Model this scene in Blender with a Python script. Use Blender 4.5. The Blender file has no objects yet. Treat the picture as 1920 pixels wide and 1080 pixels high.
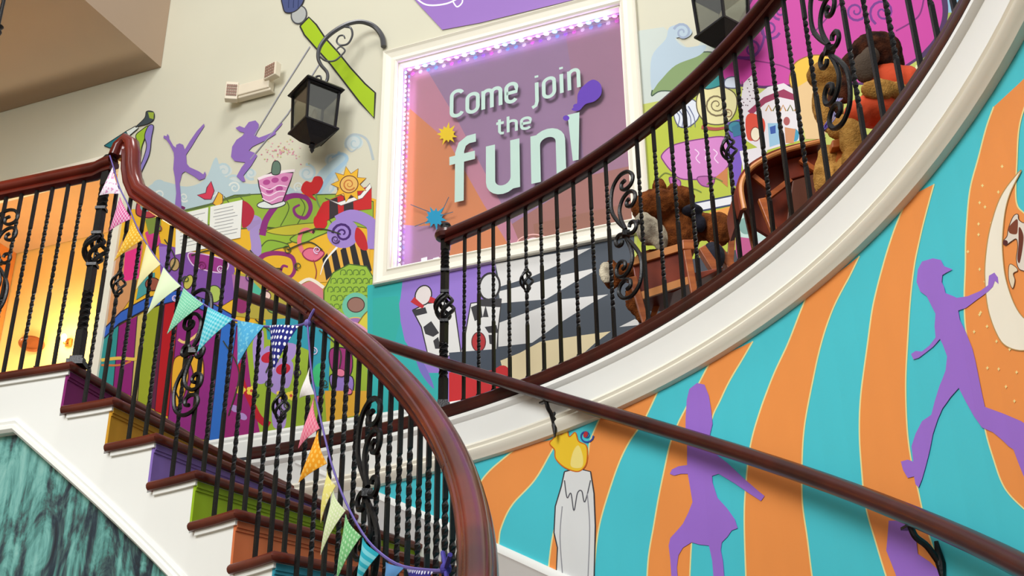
import bpy, bmesh, math, random
from mathutils import Vector, Matrix, noise
from mathutils.geometry import tessellate_polygon
random.seed(7)
S = bpy.context.scene
COL = S.collection
PI = math.pi
def D(a): return math.radians(a)

# ------------------------------------------------------------------ camera
EYE = Vector((0.0, 0.0, 1.5))
FPX = 2328.0                      # focal length in pixels of the 1920 wide frame
PITCH, ROLL = D(26.6), D(-0.68)
FW = Vector((0, math.cos(PITCH), math.sin(PITCH)))
_u = Vector((0, -math.sin(PITCH), math.cos(PITCH))); _r = Vector((1, 0, 0))
RT = _r * math.cos(ROLL) + _u * math.sin(ROLL)
UP = _u * math.cos(ROLL) - _r * math.sin(ROLL)
cam_data = bpy.data.cameras.new('camera'); cam = bpy.data.objects.new('camera', cam_data); COL.objects.link(cam)
m = Matrix((RT, UP, -FW)).transposed().to_4x4(); m.translation = EYE
cam.matrix_world = m
cam_data.sensor_width = 36.0; cam_data.lens = FPX / 1920.0 * 36.0
cam_data.clip_start = 0.05; cam_data.clip_end = 200
S.camera = cam

# ------------------------------------------------------------------ world, lights, exposure
world = bpy.data.worlds.new('world'); S.world = world; world.use_nodes = True
bg = world.node_tree.nodes['Background']; bg.inputs[0].default_value = (.98, .99, 1.0, 1); bg.inputs[1].default_value = 0.44
def area(name, loc, target, size, power, color=(1, .96, .9), sy=None):
    l = bpy.data.lights.new(name, 'AREA'); l.energy = power; l.color = color; l.size = size
    if sy: l.shape = 'RECTANGLE'; l.size_y = sy
    o = bpy.data.objects.new(name, l); COL.objects.link(o); o.location = loc
    o.rotation_euler = (Vector(target) - Vector(loc)).to_track_quat('-Z', 'Y').to_euler()
    return o
area('hall_ceiling_light', (-0.5, 3.0, 11.2), (-0.3, 5.0, 3.6), 1.8, 200, (1, .98, .95))
area('hall_window_light', (-3.4, -2.4, 7.4), (0.9, 3.2, 2.6), 4.0, 665, (.98, .99, 1))  # unseen fill added on the camera side to brighten the striped wall
area('yellow_room_light', (-3.9, 8.3, 4.15), (-3.3, 8.9, 5.2), 0.5, 46, (1, .93, .72))
S.view_settings.view_transform = 'Standard'; S.view_settings.look = 'None'
S.view_settings.exposure = 0.0; S.view_settings.gamma = 1.0; S.view_settings.use_curve_mapping = False

# ------------------------------------------------------------------ geometry constants measured from the photograph
CX, CY = -2.665, 2.43             # common axis of the curved stair, the striped wall and the balcony edge
LZ = 3.6                          # balcony and landing floor level
T0, STEP, RISE = 71.7, 5.7, 0.2   # first nosing angle, angle per step, rise per step
R_IN, R_OUT = 2.54, 3.88
def pol(th, r, z=0.0):
    """point of the curved plan; past the landing nosing the inner family runs straight on"""
    if th <= T0 or r > 3.3:
        return Vector((CX + r*math.cos(D(th)), CY + r*math.sin(D(th)), z))
    b = pol(T0, r, z); s = 2.56*D(th - T0)
    return b + Vector((-math.sin(D(T0)), math.cos(D(T0)), 0))*s
def outd(th, r=2.5):
    a = min(th, T0) if r < 3.3 else th
    return Vector((math.cos(D(a)), math.sin(D(a)), 0))
def nosez(th): return LZ - RISE/STEP*(T0 - th)
def ray(px, py): return RT*((px-960)/FPX) - UP*((py-540)/FPX) + FW
WS, WB = -0.397, 6.24             # mural wall plane y = WS x + WB
WU = Vector((1, WS, 0)).normalized(); WN = Vector((WS, -1, 0)).normalized()
def wallpt(u, z, off=0.0): return Vector((0, WB, 0)) + WU*u + WN*off + Vector((0, 0, z))
def on_wall(px, py, depth=0.0):
    """pixel -> (u, z) on the mural wall (depth > 0: behind it)"""
    r = ray(px, py); o = Vector((0, WB, 0)) - WN*depth
    t = (o - EYE).dot(WN)/r.dot(WN); p = EYE + r*t
    return ((p - Vector((0, WB, 0))).dot(WU), p.z)
def hitcyl(px, py, r, far=True):
    d = ray(px, py); a = d.x**2 + d.y**2; b = -2*(d.x*CX + d.y*CY); c = CX*CX + CY*CY - r*r
    q = max(b*b - 4*a*c, 0); t = (-b + (1 if far else -1)*math.sqrt(q))/2/a
    p = EYE + d*t
    return (math.degrees(math.atan2(p.y - CY, p.x - CX)), p.z)
def at_y(px, py, y): r = ray(px, py); return EYE + r*(y/r.y)
def Zm(ox, oy, s, pts): return [(ox + x/s, oy + y/s) for x, y in pts]

# ------------------------------------------------------------------ materials
def lin(c):
    o = []
    for v in c:
        v /= 255.0
        o.append(v/12.92 if v <= .04045 else ((v+.055)/1.055)**2.4)
    return (*o, 1)
_M = {}
def mat(name, c, rough=.6, metal=0.0, vary=.06, scale=6.0, bump=0.0, spec=.5, coat=0.0, c2=None, stretch=(1,1,1), bscale=None, emit=None, es=0):
    if name in _M: return _M[name]
    M = bpy.data.materials.new(name); M.use_nodes = True; nt = M.node_tree; b = nt.nodes['Principled BSDF']
    tc = nt.nodes.new('ShaderNodeTexCoord'); mp = nt.nodes.new('ShaderNodeMapping'); mp.inputs['Scale'].default_value = stretch
    nt.links.new(tc.outputs['Object'], mp.inputs[0])
    n = nt.nodes.new('ShaderNodeTexNoise'); n.inputs['Scale'].default_value = scale; n.inputs['Detail'].default_value = 5
    nt.links.new(mp.outputs[0], n.inputs[0])
    r = nt.nodes.new('ShaderNodeValToRGB'); L = lin(c)
    if c2: a, z = L, lin(c2); r.color_ramp.elements[0].position = .35; r.color_ramp.elements[1].position = .65
    else: a = tuple(v*(1-vary) for v in L[:3]) + (1,); z = tuple(min(1, v*(1+vary)) for v in L[:3]) + (1,)
    r.color_ramp.elements[0].color = a; r.color_ramp.elements[1].color = z
    nt.links.new(n.outputs[0], r.inputs[0]); nt.links.new(r.outputs[0], b.inputs['Base Color'])
    b.inputs['Roughness'].default_value = rough; b.inputs['Metallic'].default_value = metal
    b.inputs['Specular IOR Level'].default_value = spec; b.inputs['Coat Weight'].default_value = coat; b.inputs['Coat Roughness'].default_value = .08
    if bump:
        bn = nt.nodes.new('ShaderNodeBump'); bn.inputs['Strength'].default_value = bump; bn.inputs['Distance'].default_value = .01
        n2 = nt.nodes.new('ShaderNodeTexNoise'); n2.inputs['Scale'].default_value = bscale or scale*4; n2.inputs['Detail'].default_value = 6
        nt.links.new(mp.outputs[0], n2.inputs[0]); nt.links.new(n2.outputs[0], bn.inputs['Height']); nt.links.new(bn.outputs[0], b.inputs['Normal'])
    if emit: b.inputs['Emission Color'].default_value = lin(emit); b.inputs['Emission Strength'].default_value = es
    _M[name] = M; return M
def paint(c): return mat('paint_%02x%02x%02x' % tuple(int(v) for v in c), c, .55, vary=.05, scale=3.5, spec=.3)
IRON = mat('wrought_iron', (16, 14, 15), .36, metal=.35, vary=.3, scale=30, bump=.15, spec=.6)
MAHO = mat('mahogany', (112, 34, 20), .26, vary=.35, scale=2.2, stretch=(1.5, 1.5, 1.5), spec=.4, coat=.25, c2=(66, 15, 9))
MAHO2 = mat('mahogany_dark', (70, 20, 15), .32, scale=5, coat=.15, spec=.4, c2=(44, 12, 10))
WHITE = mat('white_trim_paint', (238, 238, 232), .4, vary=.02, scale=4)
CREAM = mat('cream_wall_paint', (208, 204, 182), .75, vary=.04, scale=2.2, bump=.05)
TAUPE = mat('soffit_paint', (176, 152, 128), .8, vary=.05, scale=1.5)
CASING = mat('window_casing_paint', (240, 234, 216), .4, vary=.02)
FLOOR = mat('hall_floor_wood', (120, 84, 58), .4, vary=.2, scale=5)
CARPET = mat('balcony_carpet', (60, 62, 70), .9, vary=.2, scale=40)

# ------------------------------------------------------------------ mesh helpers
def sm(o):
    for p in o.data.polygons: p.use_smooth = True
class MB:
    def __init__(s): s.v = []; s.f = []; s.m = []; s.cur = 0
    def quadbox(s, c8):
        b = len(s.v); s.v += [Vector(c) for c in c8]
        for f in ((0,3,2,1),(4,5,6,7),(0,1,5,4),(1,2,6,5),(2,3,7,6),(3,0,4,7)): s.f.append([b+i for i in f]); s.m.append(s.cur)
        return s
    def box(s, c, d, ax=None):
        """c centre, d full sizes, ax = (x, y, z) axes"""
        X, Y, Z = ax or (Vector((1,0,0)), Vector((0,1,0)), Vector((0,0,1)))
        c = Vector(c); q = [c + X*(sx*d[0]/2) + Y*(sy*d[1]/2) + Z*(sz*d[2]/2) for sz in (-1,1) for sx,sy in ((-1,-1),(1,-1),(1,1),(-1,1))]
        return s.quadbox(q)
    def beam(s, p0, p1, w, t, side=None, w1=None, t1=None):
        p0, p1 = Vector(p0), Vector(p1); z = (p1-p0).normalized(); sd = Vector(side) if side else Vector((1,0,0))
        y = z.cross(sd).normalized(); x = y.cross(z); w1 = w1 or w; t1 = t1 or t
        q = [p + x*(sx*a/2) + y*(sy*b/2) for p, a, b in ((p0, w, t), (p1, w1, t1)) for sx, sy in ((-1,-1),(1,-1),(1,1),(-1,1))]
        return s.quadbox(q)
    def loft(s, rings, cap=True, closed=False):
        b = len(s.v); n = len(rings[0])
        for r in rings: s.v += [Vector(p) for p in r]
        k = len(rings)
        for i in range(k if closed else k-1):
            for j in range(n):
                a = b + i*n; c = b + ((i+1) % k)*n
                s.f.append([a+j, a+(j+1) % n, c+(j+1) % n, c+j]); s.m.append(s.cur)
        if cap and not closed:
            s.f.append([b+j for j in range(n)][::-1]); s.m.append(s.cur)
            s.f.append([b+(k-1)*n+j for j in range(n)]); s.m.append(s.cur)
        return s
    def sweep(s, frames, prof, cap=True):
        return s.loft([[p + o*a + u*b for a, b in prof] for p, o, u in frames], cap)
    def tube(s, pts, rad, n=8, cap=True, ref=None, flat=1.0):
        pts = [Vector(p) for p in pts]; rings = []
        ref = Vector(ref) if ref else None; prev = None
        for i, p in enumerate(pts):
            t = (pts[min(i+1, len(pts)-1)] - pts[max(i-1, 0)]).normalized()
            if ref is not None: x = ref
            else:
                x = prev if prev is not None else (Vector((0,0,1)) if abs(t.z) < .9 else Vector((1,0,0)))
            y = t.cross(x).normalized(); x = y.cross(t).normalized(); prev = x
            r = rad[i] if isinstance(rad, (list, tuple)) else rad
            rings.append([p + x*(math.cos(2*PI*k/n)*r*flat) + y*(math.sin(2*PI*k/n)*r) for k in range(n)])
        return s.loft(rings, cap)
    def lathe(s, c, prof, n=16, axis=None):
        c = Vector(c); ax = axis or (Vector((1,0,0)), Vector((0,1,0)), Vector((0,0,1)))
        return s.loft([[c + ax[0]*(math.cos(2*PI*k/n)*r) + ax[1]*(math.sin(2*PI*k/n)*r) + ax[2]*z for k in range(n)] for r, z in prof])
    def ball(s, c, r, n=12, m=8, rot=None):
        c = Vector(c); r = (r, r, r) if isinstance(r, (int, float)) else r
        R = rot or Matrix.Identity(3)
        rings = []
        for i in range(m+1):
            a = -PI/2 + PI*i/m; ca = max(math.cos(a), .02)
            rings.append([c + R @ Vector((ca*math.cos(2*PI*k/n)*r[0], ca*math.sin(2*PI*k/n)*r[1], math.sin(a)*r[2])) for k in range(n)])
        return s.loft(rings)
    def prism(s, poly, depth):
        """poly: list of Vector, depth: Vector extrusion"""
        b = len(s.v); n = len(poly); s.v += [Vector(p) for p in poly] + [Vector(p) + depth for p in poly]
        tr = tessellate_polygon([[Vector(p) for p in poly]])
        for t in tr: s.f.append([b+i for i in t]); s.m.append(s.cur); s.f.append([b+n+i for i in reversed(t)]); s.m.append(s.cur)
        for i in range(n): s.f.append([b+i, b+(i+1) % n, b+n+(i+1) % n, b+n+i]); s.m.append(s.cur)
        return s
    def build(s, name, mats, parent=None, smooth=False, fix=True, loc=None, bevel=0):
        me = bpy.data.meshes.new(name); me.from_pydata([tuple(v) for v in s.v], [], s.f)
        for M in (mats if isinstance(mats, (list, tuple)) else [mats]): me.materials.append(M)
        me.polygons.foreach_set('material_index', s.m); me.update()
        if fix:
            bm = bmesh.new(); bm.from_mesh(me); bmesh.ops.recalc_face_normals(bm, faces=bm.faces); bm.to_mesh(me); bm.free()
        o = bpy.data.objects.new(name, me); COL.objects.link(o)
        if parent: o.parent = parent
        if smooth:
            sm(o)
            try: me.set_sharp_from_angle(angle=D(38))
            except Exception: pass
        if bevel:
            bv = o.modifiers.new('bevel', 'BEVEL'); bv.width = bevel; bv.segments = 2; bv.limit_method = 'ANGLE'
        return o
def tag(o, label=None, cat=None, group=None, kind=None):
    if label: o['label'] = label
    if cat: o['category'] = cat
    if group: o['group'] = group
    if kind: o['kind'] = kind
    return o
def thing(name, label, cat, loc=(0,0,0), rz=0, group=None):
    o = bpy.data.objects.new(name, None); o.empty_display_size = .1; COL.objects.link(o); o.location = loc; o.rotation_euler = (0, 0, rz)
    return tag(o, label, cat, group)
def settle(root):
    """move the Empty of a thing built in world space to the base of its parts; the parts stay where they are"""
    ch = [c for c in bpy.data.objects if c.parent == root and c.type == 'MESH']
    P_ = [c.location + v.co for c in ch for v in c.data.vertices]
    b = Vector(((min(p.x for p in P_)+max(p.x for p in P_))/2, (min(p.y for p in P_)+max(p.y for p in P_))/2, min(p.z for p in P_)))
    root.location = b
    for c in ch: c.location = c.location - b
def cr(pts, closed=False, n=6):
    """Catmull-Rom"""
    P = [Vector((*p, 0)) if len(p) == 2 else Vector(p) for p in pts]; k = len(P); out = []
    for i in range(k if closed else k-1):
        g = (lambda j: P[j % k]) if closed else (lambda j: P[max(0, min(k-1, j))])
        a, b, c, d = g(i-1), g(i), g(i+1), g(i+2)
        for q in range(n):
            t = q/n; out.append(.5*((2*b) + (c-a)*t + (2*a-5*b+4*c-d)*t*t + (3*b-a-3*c+d)*t**3))
    if not closed: out.append(P[-1])
    return [tuple(v)[:len(pts[0])] for v in out]

# ------------------------------------------------------------------ wall painting: coloured shapes in the surface's own coordinates
class Painter:
    def __init__(s, mapf, place, step=.0001, strip=None):
        s.mapf, s.place, s.step, s.strip = mapf, place, step, strip; s.mb = MB(); s.cols = []; s.layer = 1
    def _idx(s, c):
        c = tuple(c)
        if c not in s.cols: s.cols.append(c)
        return s.cols.index(c) + 1
    def raw(s, uv, c):
        s.layer += 1; off = s.layer*s.step; s.mb.cur = s._idx(c)
        V = [Vector((a, b, 0)) for a, b in uv]
        for t in tessellate_polygon([V]):
            tri = [uv[i] for i in t]
            for pc in (s.clip(tri) if s.strip else [tri]):
                b = len(s.mb.v); s.mb.v += [s.place(p[0], p[1], off) for p in pc]
                s.mb.f.append([b+i for i in range(len(pc))]); s.mb.m.append(s.mb.cur)
    def clip(s, tri):
        w = s.strip; lo = math.floor(min(p[0] for p in tri)/w); hi = math.floor(max(p[0] for p in tri)/w); out = []
        for k in range(lo, hi+1):
            poly = tri
            for lim, sg in ((k*w, 1), ((k+1)*w, -1)):
                q = []
                for i in range(len(poly)):
                    a, b = poly[i], poly[(i+1) % len(poly)]; da, db = sg*(a[0]-lim), sg*(b[0]-lim)
                    if da >= 0: q.append(a)
                    if da*db < 0: t = da/(da-db); q.append((a[0]+(b[0]-a[0])*t, a[1]+(b[1]-a[1])*t))
                poly = q
                if len(poly) < 3: break
            if len(poly) >= 3 and abs(sum(poly[i][0]*poly[(i+1) % len(poly)][1]-poly[(i+1) % len(poly)][0]*poly[i][1] for i in range(len(poly)))) > 1e-7: out.append(poly)
        return out
    def poly(s, pts, c, smooth=False, line=None, lw=2.2):
        if smooth: pts = cr(pts, True, 5)
        s.raw([s.mapf(*p) for p in pts], c)
        if line: s.stroke(list(pts)+[pts[0]], lw, line, smooth=False)
    def ell(s, x, y, rx, ry, c, rot=0, line=None, lw=1.8, n=22):
        r = D(rot); s.poly([(x+rx*math.cos(a)*math.cos(r)-ry*math.sin(a)*math.sin(r), y+rx*math.cos(a)*math.sin(r)+ry*math.sin(a)*math.cos(r)) for a in [2*PI*k/n for k in range(n)]], c, line=line, lw=lw)
    def stroke(s, pts, w, c, w1=None, smooth=True, wm=None):
        if smooth: pts = cr(pts, False, 6)
        n = len(pts); w1 = w if w1 is None else w1; L, R = [], []
        s.layer += 1; off = s.layer*s.step; s.mb.cur = s._idx(c)
        for i, p in enumerate(pts):
            a, b = pts[max(0, i-1)], pts[min(n-1, i+1)]; dx, dy = b[0]-a[0], b[1]-a[1]; d = math.hypot(dx, dy) or 1
            t = i/(n-1); ww = (w + (w1-w)*t) if wm is None else (w+(wm-w)*2*t if t < .5 else wm+(w1-wm)*(2*t-1))
            L.append((p[0]-dy/d*ww/2, p[1]+dx/d*ww/2)); R.append((p[0]+dy/d*ww/2, p[1]-dx/d*ww/2))
        for i in range(n-1):
            for q in ([s.mapf(*L[i]), s.mapf(*L[i+1]), s.mapf(*R[i+1]), s.mapf(*R[i])],):
                for pc in (s.clip(q[:3]) + s.clip([q[0], q[2], q[3]]) if s.strip else [q]):
                    b = len(s.mb.v); s.mb.v += [s.place(p_[0], p_[1], off) for p_ in pc]
                    s.mb.f.append([b+k for k in range(len(pc))]); s.mb.m.append(s.mb.cur)
    def spiral(s, x, y, r, turns, w, c, start=0, cw=1, w1=1.2, r1=2):
        n = int(turns*14); s.stroke([(x+(r+(r1-r)*i/n)*math.cos(D(start)+cw*2*PI*turns*i/n), y+(r+(r1-r)*i/n)*math.sin(D(start)+cw*2*PI*turns*i/n)) for i in range(n+1)], w, c, w1, smooth=False)
    def mats(s, base): return [base] + [paint(c) for c in s.cols]

# ------------------------------------------------------------------ floor of the hall (below the picture) and the balcony slab
MB().box((0, 1.5, -.05), (11, 15, .1)).build('floor', FLOOR)['kind'] = 'structure'
arc = [pol(a, R_OUT+.01) for a in range(-22, 72, 2)] + [pol(T0+1.4, R_OUT+.01)]
inner = [pol(T0+1.4, 2.57), pol(115, 2.57)]
wl = [wallpt(-5.2, 0, .002), wallpt(4.2, 0, .002)]
slab = [Vector((p.x, p.y, LZ-.22)) for p in arc + inner + wl]
MB().prism(slab, Vector((0, 0, .22))).build('floor', CARPET)['kind'] = 'structure'

# ------------------------------------------------------------------ striped wall (right), painted
def on_chord(th, z, off):
    k = math.floor(th/2.0); t = th/2.0 - k
    return pol(k*2.0, R_OUT-off, z).lerp(pol(k*2.0+2.0, R_OUT-off, z), t)
P = Painter(lambda x, y: hitcyl(x, y, R_OUT), on_chord, .00005, strip=2.0)
CY_, OR_, YL_, PU_ = (76, 202, 214), (244, 152, 78), (242, 230, 160), (160, 114, 212)
def up(L): return L
def stripe(a, b):
    P.poly(a + b[::-1], OR_)
    P.stroke(a, 2.6, YL_, smooth=True); P.stroke(b, 2.6, YL_, smooth=True)
for a in range(-24, 80, 2):
    q = [pol(a, R_OUT, 0), pol(a+2, R_OUT, 0), pol(a+2, R_OUT, LZ-.2), pol(a, R_OUT, LZ-.2)]
    b = len(P.mb.v); P.mb.v += q + [pol(a, R_OUT+.1, 0), pol(a+2, R_OUT+.1, 0), pol(a+2, R_OUT+.1, LZ-.2), pol(a, R_OUT+.1, LZ-.2)]
    P.mb.cur = 0
    for f in ((0,1,2,3), (4,7,6,5), (3,2,6,7)): P.mb.f.append([b+i for i in f]); P.mb.m.append(0)
S1 = cr([(975, 835), (921, 880), (896, 913), (884, 950), (876, 1010), (872, 1120)], n=5)
S1b = cr([(1048, 822), (1031, 852), (1002, 901), (961, 946), (941, 986), (935, 1020), (930, 1120)], n=5)
stripe(S1, S1b)
stripe(cr([(1134, 765), (1108, 823), (1100, 860), (1076, 901), (1055, 946), (1039, 994), (1030, 1052), (1026, 1120)], n=5), cr([(1240, 720), (1228, 746), (1206, 791), (1181, 827), (1161, 868), (1141, 925), (1124, 986), (1116, 1047), (1112, 1120)], n=5))
stripe(cr([(1334, 675), (1320, 701), (1288, 762), (1271, 795), (1257, 832), (1245, 885), (1235, 933), (1226, 986), (1216, 1047), (1212, 1120)], n=5), cr([(1412, 640), (1398, 664), (1369, 713), (1349, 754), (1336, 783), (1326, 830), (1312, 925), (1298, 1007), (1292, 1120)], n=5))
stripe(cr([(1514, 552), (1502, 582), (1479, 641), (1449, 707), (1425, 772), (1407, 837), (1399, 908), (1396, 973), (1399, 1080), (1402, 1130)], n=5), cr([(1612, 480), (1597, 511), (1561, 582), (1538, 653), (1520, 736), (1508, 807), (1504, 879), (1505, 944), (1514, 1009), (1523, 1080), (1532, 1130)], n=5))
stripe(cr([(1702, 370), (1692, 395), (1674, 440), (1656, 499), (1638, 570), (1627, 647), (1615, 736), (1612, 807), (1616, 878), (1624, 950), (1644, 1021), (1662, 1080), (1680, 1130)], n=5), cr([(1752, 345), (1745, 370), (1727, 440), (1715, 499), (1707, 570), (1702, 647), (1699, 724), (1702, 807), (1710, 867), (1721, 914), (1739, 991), (1769, 1080), (1790, 1130)], n=5))
stripe(cr([(1864, 200), (1850, 240), (1834, 300), (1819, 360), (1812, 440), (1811, 500), (1809, 560), (1812, 620), (1826, 683), (1840, 740), (1847, 800), (1862, 855), (1885, 915), (1925, 958), (1960, 985)], n=5), cr([(1948, 120), (1925, 190), (1912, 240), (1908, 300), (1906, 375), (1922, 400), (1960, 420), (1975, 520), (1978, 640), (1980, 700), (1980, 750), (1980, 800), (1980, 860), (1980, 920), (1980, 990)], n=5))
# small stars round the moon
for x, y in [(1880, 312), (1843, 348), (1873, 360), (1838, 380), (1848, 388), (1836, 420), (1860, 418), (1836, 440), (1816, 472), (1838, 505), (1832, 555), (1840, 586), (1848, 528), (1838, 590), (1828, 622), (1852, 612), (1870, 640), (1853, 690), (1874, 692), (1908, 698), (1888, 725), (1904, 752), (1895, 655)]:
    P.poly([(x, y-4), (x+1.5, y-1), (x+3, y), (x+1, y+1.5), (x, y+4), (x-1.5, y+1), (x-3, y), (x-1, y-1.5)], (250, 225, 150))
mo = Zm(1780, 300, 2.7, [(370, 50), (300, 130), (250, 220), (210, 350), (190, 480), (185, 600), (200, 750), (240, 870), (290, 940), (378, 965), (470, 930), (520, 860), (440, 830), (378, 795), (330, 720), (290, 600), (275, 480), (275, 380), (290, 250), (320, 150)])
P.poly(mo, (250, 242, 222), smooth=True, line=(190, 150, 90), lw=2)
cow = Zm(1780, 300, 2.7, [(330, 285), (352, 275), (356, 300), (378, 318), (420, 330), (430, 560), (378, 560), (355, 545), (345, 500), (352, 440), (345, 400), (320, 412), (290, 432), (280, 410), (298, 385), (305, 345)])
P.poly(cow, (232, 222, 208), smooth=True, line=(90, 60, 45), lw=1.5)
P.poly(Zm(1780, 300, 2.7, [(325, 318), (350, 300), (352, 345), (345, 375), (312, 370), (305, 345)]), (128, 66, 42), smooth=True)
P.poly(Zm(1780, 300, 2.7, [(358, 340), (380, 380), (376, 450), (362, 520), (350, 500), (356, 430)]), (110, 52, 36), smooth=True)
P.ell(1787+100, 300+155, 5, 5, (90, 40, 40))
P.poly(Zm(1780, 300, 2.7, [(340, 540), (310, 530), (306, 600), (325, 650), (338, 610), (330, 575), (352, 560)]), (240, 222, 190), smooth=True, line=(120, 80, 50), lw=1.3)
# running child
P.poly(Zm(1360, 440, 1.6875, [(612,110),(625,85),(660,75),(685,80),(695,100),(722,110),(703,120),(690,128),(688,150),(695,165),(700,185),(725,195),(735,200),(770,195),(810,178),(835,160),(838,130),(855,120),(866,135),(868,156),(857,146),(850,165),(835,180),(800,205),(765,232),(740,240),(745,270),(765,310),(785,360),(795,400),(805,450),(815,500),(825,545),(880,565),(940,590),(1010,640),(1010,830),(950,770),(930,720),(915,680),(900,670),(880,650),(850,625),(815,610),(790,575),(765,530),(742,485),(715,515),(690,550),(675,585),(660,630),(650,680),(635,740),(625,775),(615,800),(605,790),(600,765),(580,770),(565,745),(558,718),(580,712),(598,718),(592,670),(605,630),(625,590),(655,570),(665,530),(680,480),(700,430),(705,385),(690,345),(682,330),(660,355),(635,375),(615,390),(598,395),(590,378),(605,368),(625,370),(650,350),(668,325),(665,290),(668,250),(655,225),(650,215),(640,195),(620,180),(608,150)]), PU_)
# girl in a skirt
P.poly(Zm(880, 640, 2.4538, [(1050,192),(1085,200),(1105,250),(1115,310),(1122,380),(1110,430),(1112,500),(1190,560),(1276,640),(1334,690),(1362,712),(1345,735),(1290,700),(1225,655),(1150,610),(1120,620),(1122,650),(1145,720),(1190,770),(1225,820),(1238,860),(1210,870),(1190,900),(1165,925),(1160,960),(1170,1010),(1180,1130),(1130,1130),(1120,1010),(1105,940),(1060,935),(1025,925),(985,950),(965,985),(958,1040),(965,1130),(935,1130),(928,1010),(920,940),(928,905),(960,870),(985,840),(1010,790),(1030,740),(1020,680),(1008,610),(975,610),(945,618),(925,610),(935,590),(965,575),(1005,570),(1005,480),(998,430),(998,360),(1003,270),(1015,220)]), PU_)
P.poly(Zm(1360, 440, 1.6875, [(520, 905), (600, 905), (612, 1010), (650, 1035), (700, 1085), (720, 1130), (560, 1130), (540, 1070), (512, 1000)]), PU_)
# white candle with yellow flames (plain stand-in)
P.poly(Zm(880, 640, 2.4538, [(440,600),(500,585),(560,600),(576,700),(582,850),(575,1130),(400,1130),(408,950),(392,880),(398,760),(425,670)]), (226, 228, 226), smooth=False, line=(60, 60, 66), lw=2.4)
P.stroke(Zm(880, 640, 2.4538, [(440, 640), (452, 720), (470, 700), (484, 780), (500, 700), (520, 690), (534, 740), (560, 640)]), 2.2, (90, 90, 96)); P.stroke(Zm(880, 640, 2.4538, [(545, 700), (556, 860), (548, 1100)]), 2.0, (150, 150, 156)); P.stroke(Zm(880, 640, 2.4538, [(430, 760), (420, 900), (432, 1080)]), 2.0, (150, 150, 156))
P.poly(Zm(880, 640, 2.4538, [(500,600),(440,580),(400,540),(395,500),(372,470),(395,440),(392,405),(425,430),(450,400),(462,440),(490,420),(505,460),(540,480),(545,530),(535,575)]), (242, 200, 48), smooth=True, line=(210, 110, 30), lw=2.2)
P.poly(Zm(880, 640, 2.4538, [(470,575),(480,510),(505,480),(525,530),(520,580)]), (246, 226, 130), smooth=True)
P.spiral(880+540/2.4538, 640+435/2.4538, 14, 1.4, 3.2, (52, 76, 160)); P.ell(1099, 815, 4, 6, (190, 50, 60), 20)
WALLR = P.mb.build('wall_right', P.mats(mat('turquoise_wall_paint', CY_, .6, vary=.04, scale=3, spec=.3)), fix=False)
tag(WALLR, kind='structure')

# ------------------------------------------------------------------ balcony fascia, moulding, skirt along the striped wall
def ringframes(a0, a1, r, zf, step=1.5):
    n = max(2, int((a1-a0)/step)); return [(pol(a0+(a1-a0)*i/n, r, zf(a0+(a1-a0)*i/n)), outd(a0+(a1-a0)*i/n, r), Vector((0,0,1))) for i in range(n+1)]
A0, A1 = -22, 71.6
f = MB(); f.sweep(ringframes(A0, A1, R_OUT, lambda a: LZ), [(-.022, -.03), (-.022, -.225), (.0, -.225), (.0, -.03)])
f.sweep(ringframes(A0, A1, R_OUT, lambda a: LZ), [(-.022, -.03), (-.034, -.036), (-.038, -.055), (-.028, -.07), (-.022, -.075), (-.001, -.075), (-.001, -.03)])
f.build('trim_1', WHITE, smooth=True)['kind'] = 'structure'
f = MB(); f.sweep(ringframes(A0, A1, R_OUT, lambda a: LZ-.225), [(-.001, .03), (-.03, .03), (-.038, .018), (-.032, .006), (-.042, -.006), (-.04, -.02), (-.03, -.034), (-.022, -.05), (-.001, -.055)])
f.build('trim_2', CASING, smooth=True)['kind'] = 'structure'
f = MB(); f.sweep(ringframes(-5, 66, R_OUT, lambda a: nosez(a)), [(-.001, -.30), (-.02, -.30), (-.02, .10), (-.028, .115), (-.024, .135), (-.012, .15), (-.001, .15)])
f.build('trim_3', WHITE, smooth=True)['kind'] = 'structure'

# ------------------------------------------------------------------ mural wall (back) with two openings
WX0, WX1, WTOP = -5.4, 4.4, 7.6
def uo(px, py): return on_wall(px, py)
u_jamb = uo(171, 700)[0]; DOOR = (-5.1, u_jamb - .0, LZ, 6.18)
wi_l, wi_b = uo(733, 512); wi_t = uo(757, 120)[1]; wi_r = uo(1182, 300)[0]
wi_b = 4.90; wi_t = 6.40
WIN = (wi_l, wi_r, wi_b, wi_t)
Q = Painter(on_wall, wallpt, .00002)
def wallquad(u0, u1, z0, z1):
    Q.mb.cur = 0; b = len(Q.mb.v); Q.mb.v += [wallpt(u, z, o) for o in (0, -.12) for u, z in ((u0, z0), (u1, z0), (u1, z1), (u0, z1))]
    for fc in ((0,1,2,3), (7,6,5,4), (0,4,5,1), (1,5,6,2), (2,6,7,3), (3,7,4,0)): Q.mb.f.append([b+i for i in fc]); Q.mb.m.append(0)
for a in ((WX0, DOOR[0], 0, WTOP), (DOOR[0], DOOR[1], 0, DOOR[2]), (DOOR[0], DOOR[1], DOOR[3], WTOP), (DOOR[1], WIN[0], 0, WTOP), (WIN[0], WIN[1], 0, WIN[2]), (WIN[0], WIN[1], WIN[3], WTOP), (WIN[1], WX1, 0, WTOP)):
    wallquad(*a)
#MURAL
def K(pts): return Zm(180, 400, 2.7, pts)
def M_(pts): return Zm(240, 160, 2.7, pts)
BLK = (38, 34, 36); GRN = (150, 182, 52); GLD = (230, 178, 44); LAV = (160, 130, 200); MAG = (150, 40, 130); TEA = (50, 170, 172)
CLD = (178, 198, 202); SIL = (138, 104, 178)
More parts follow.
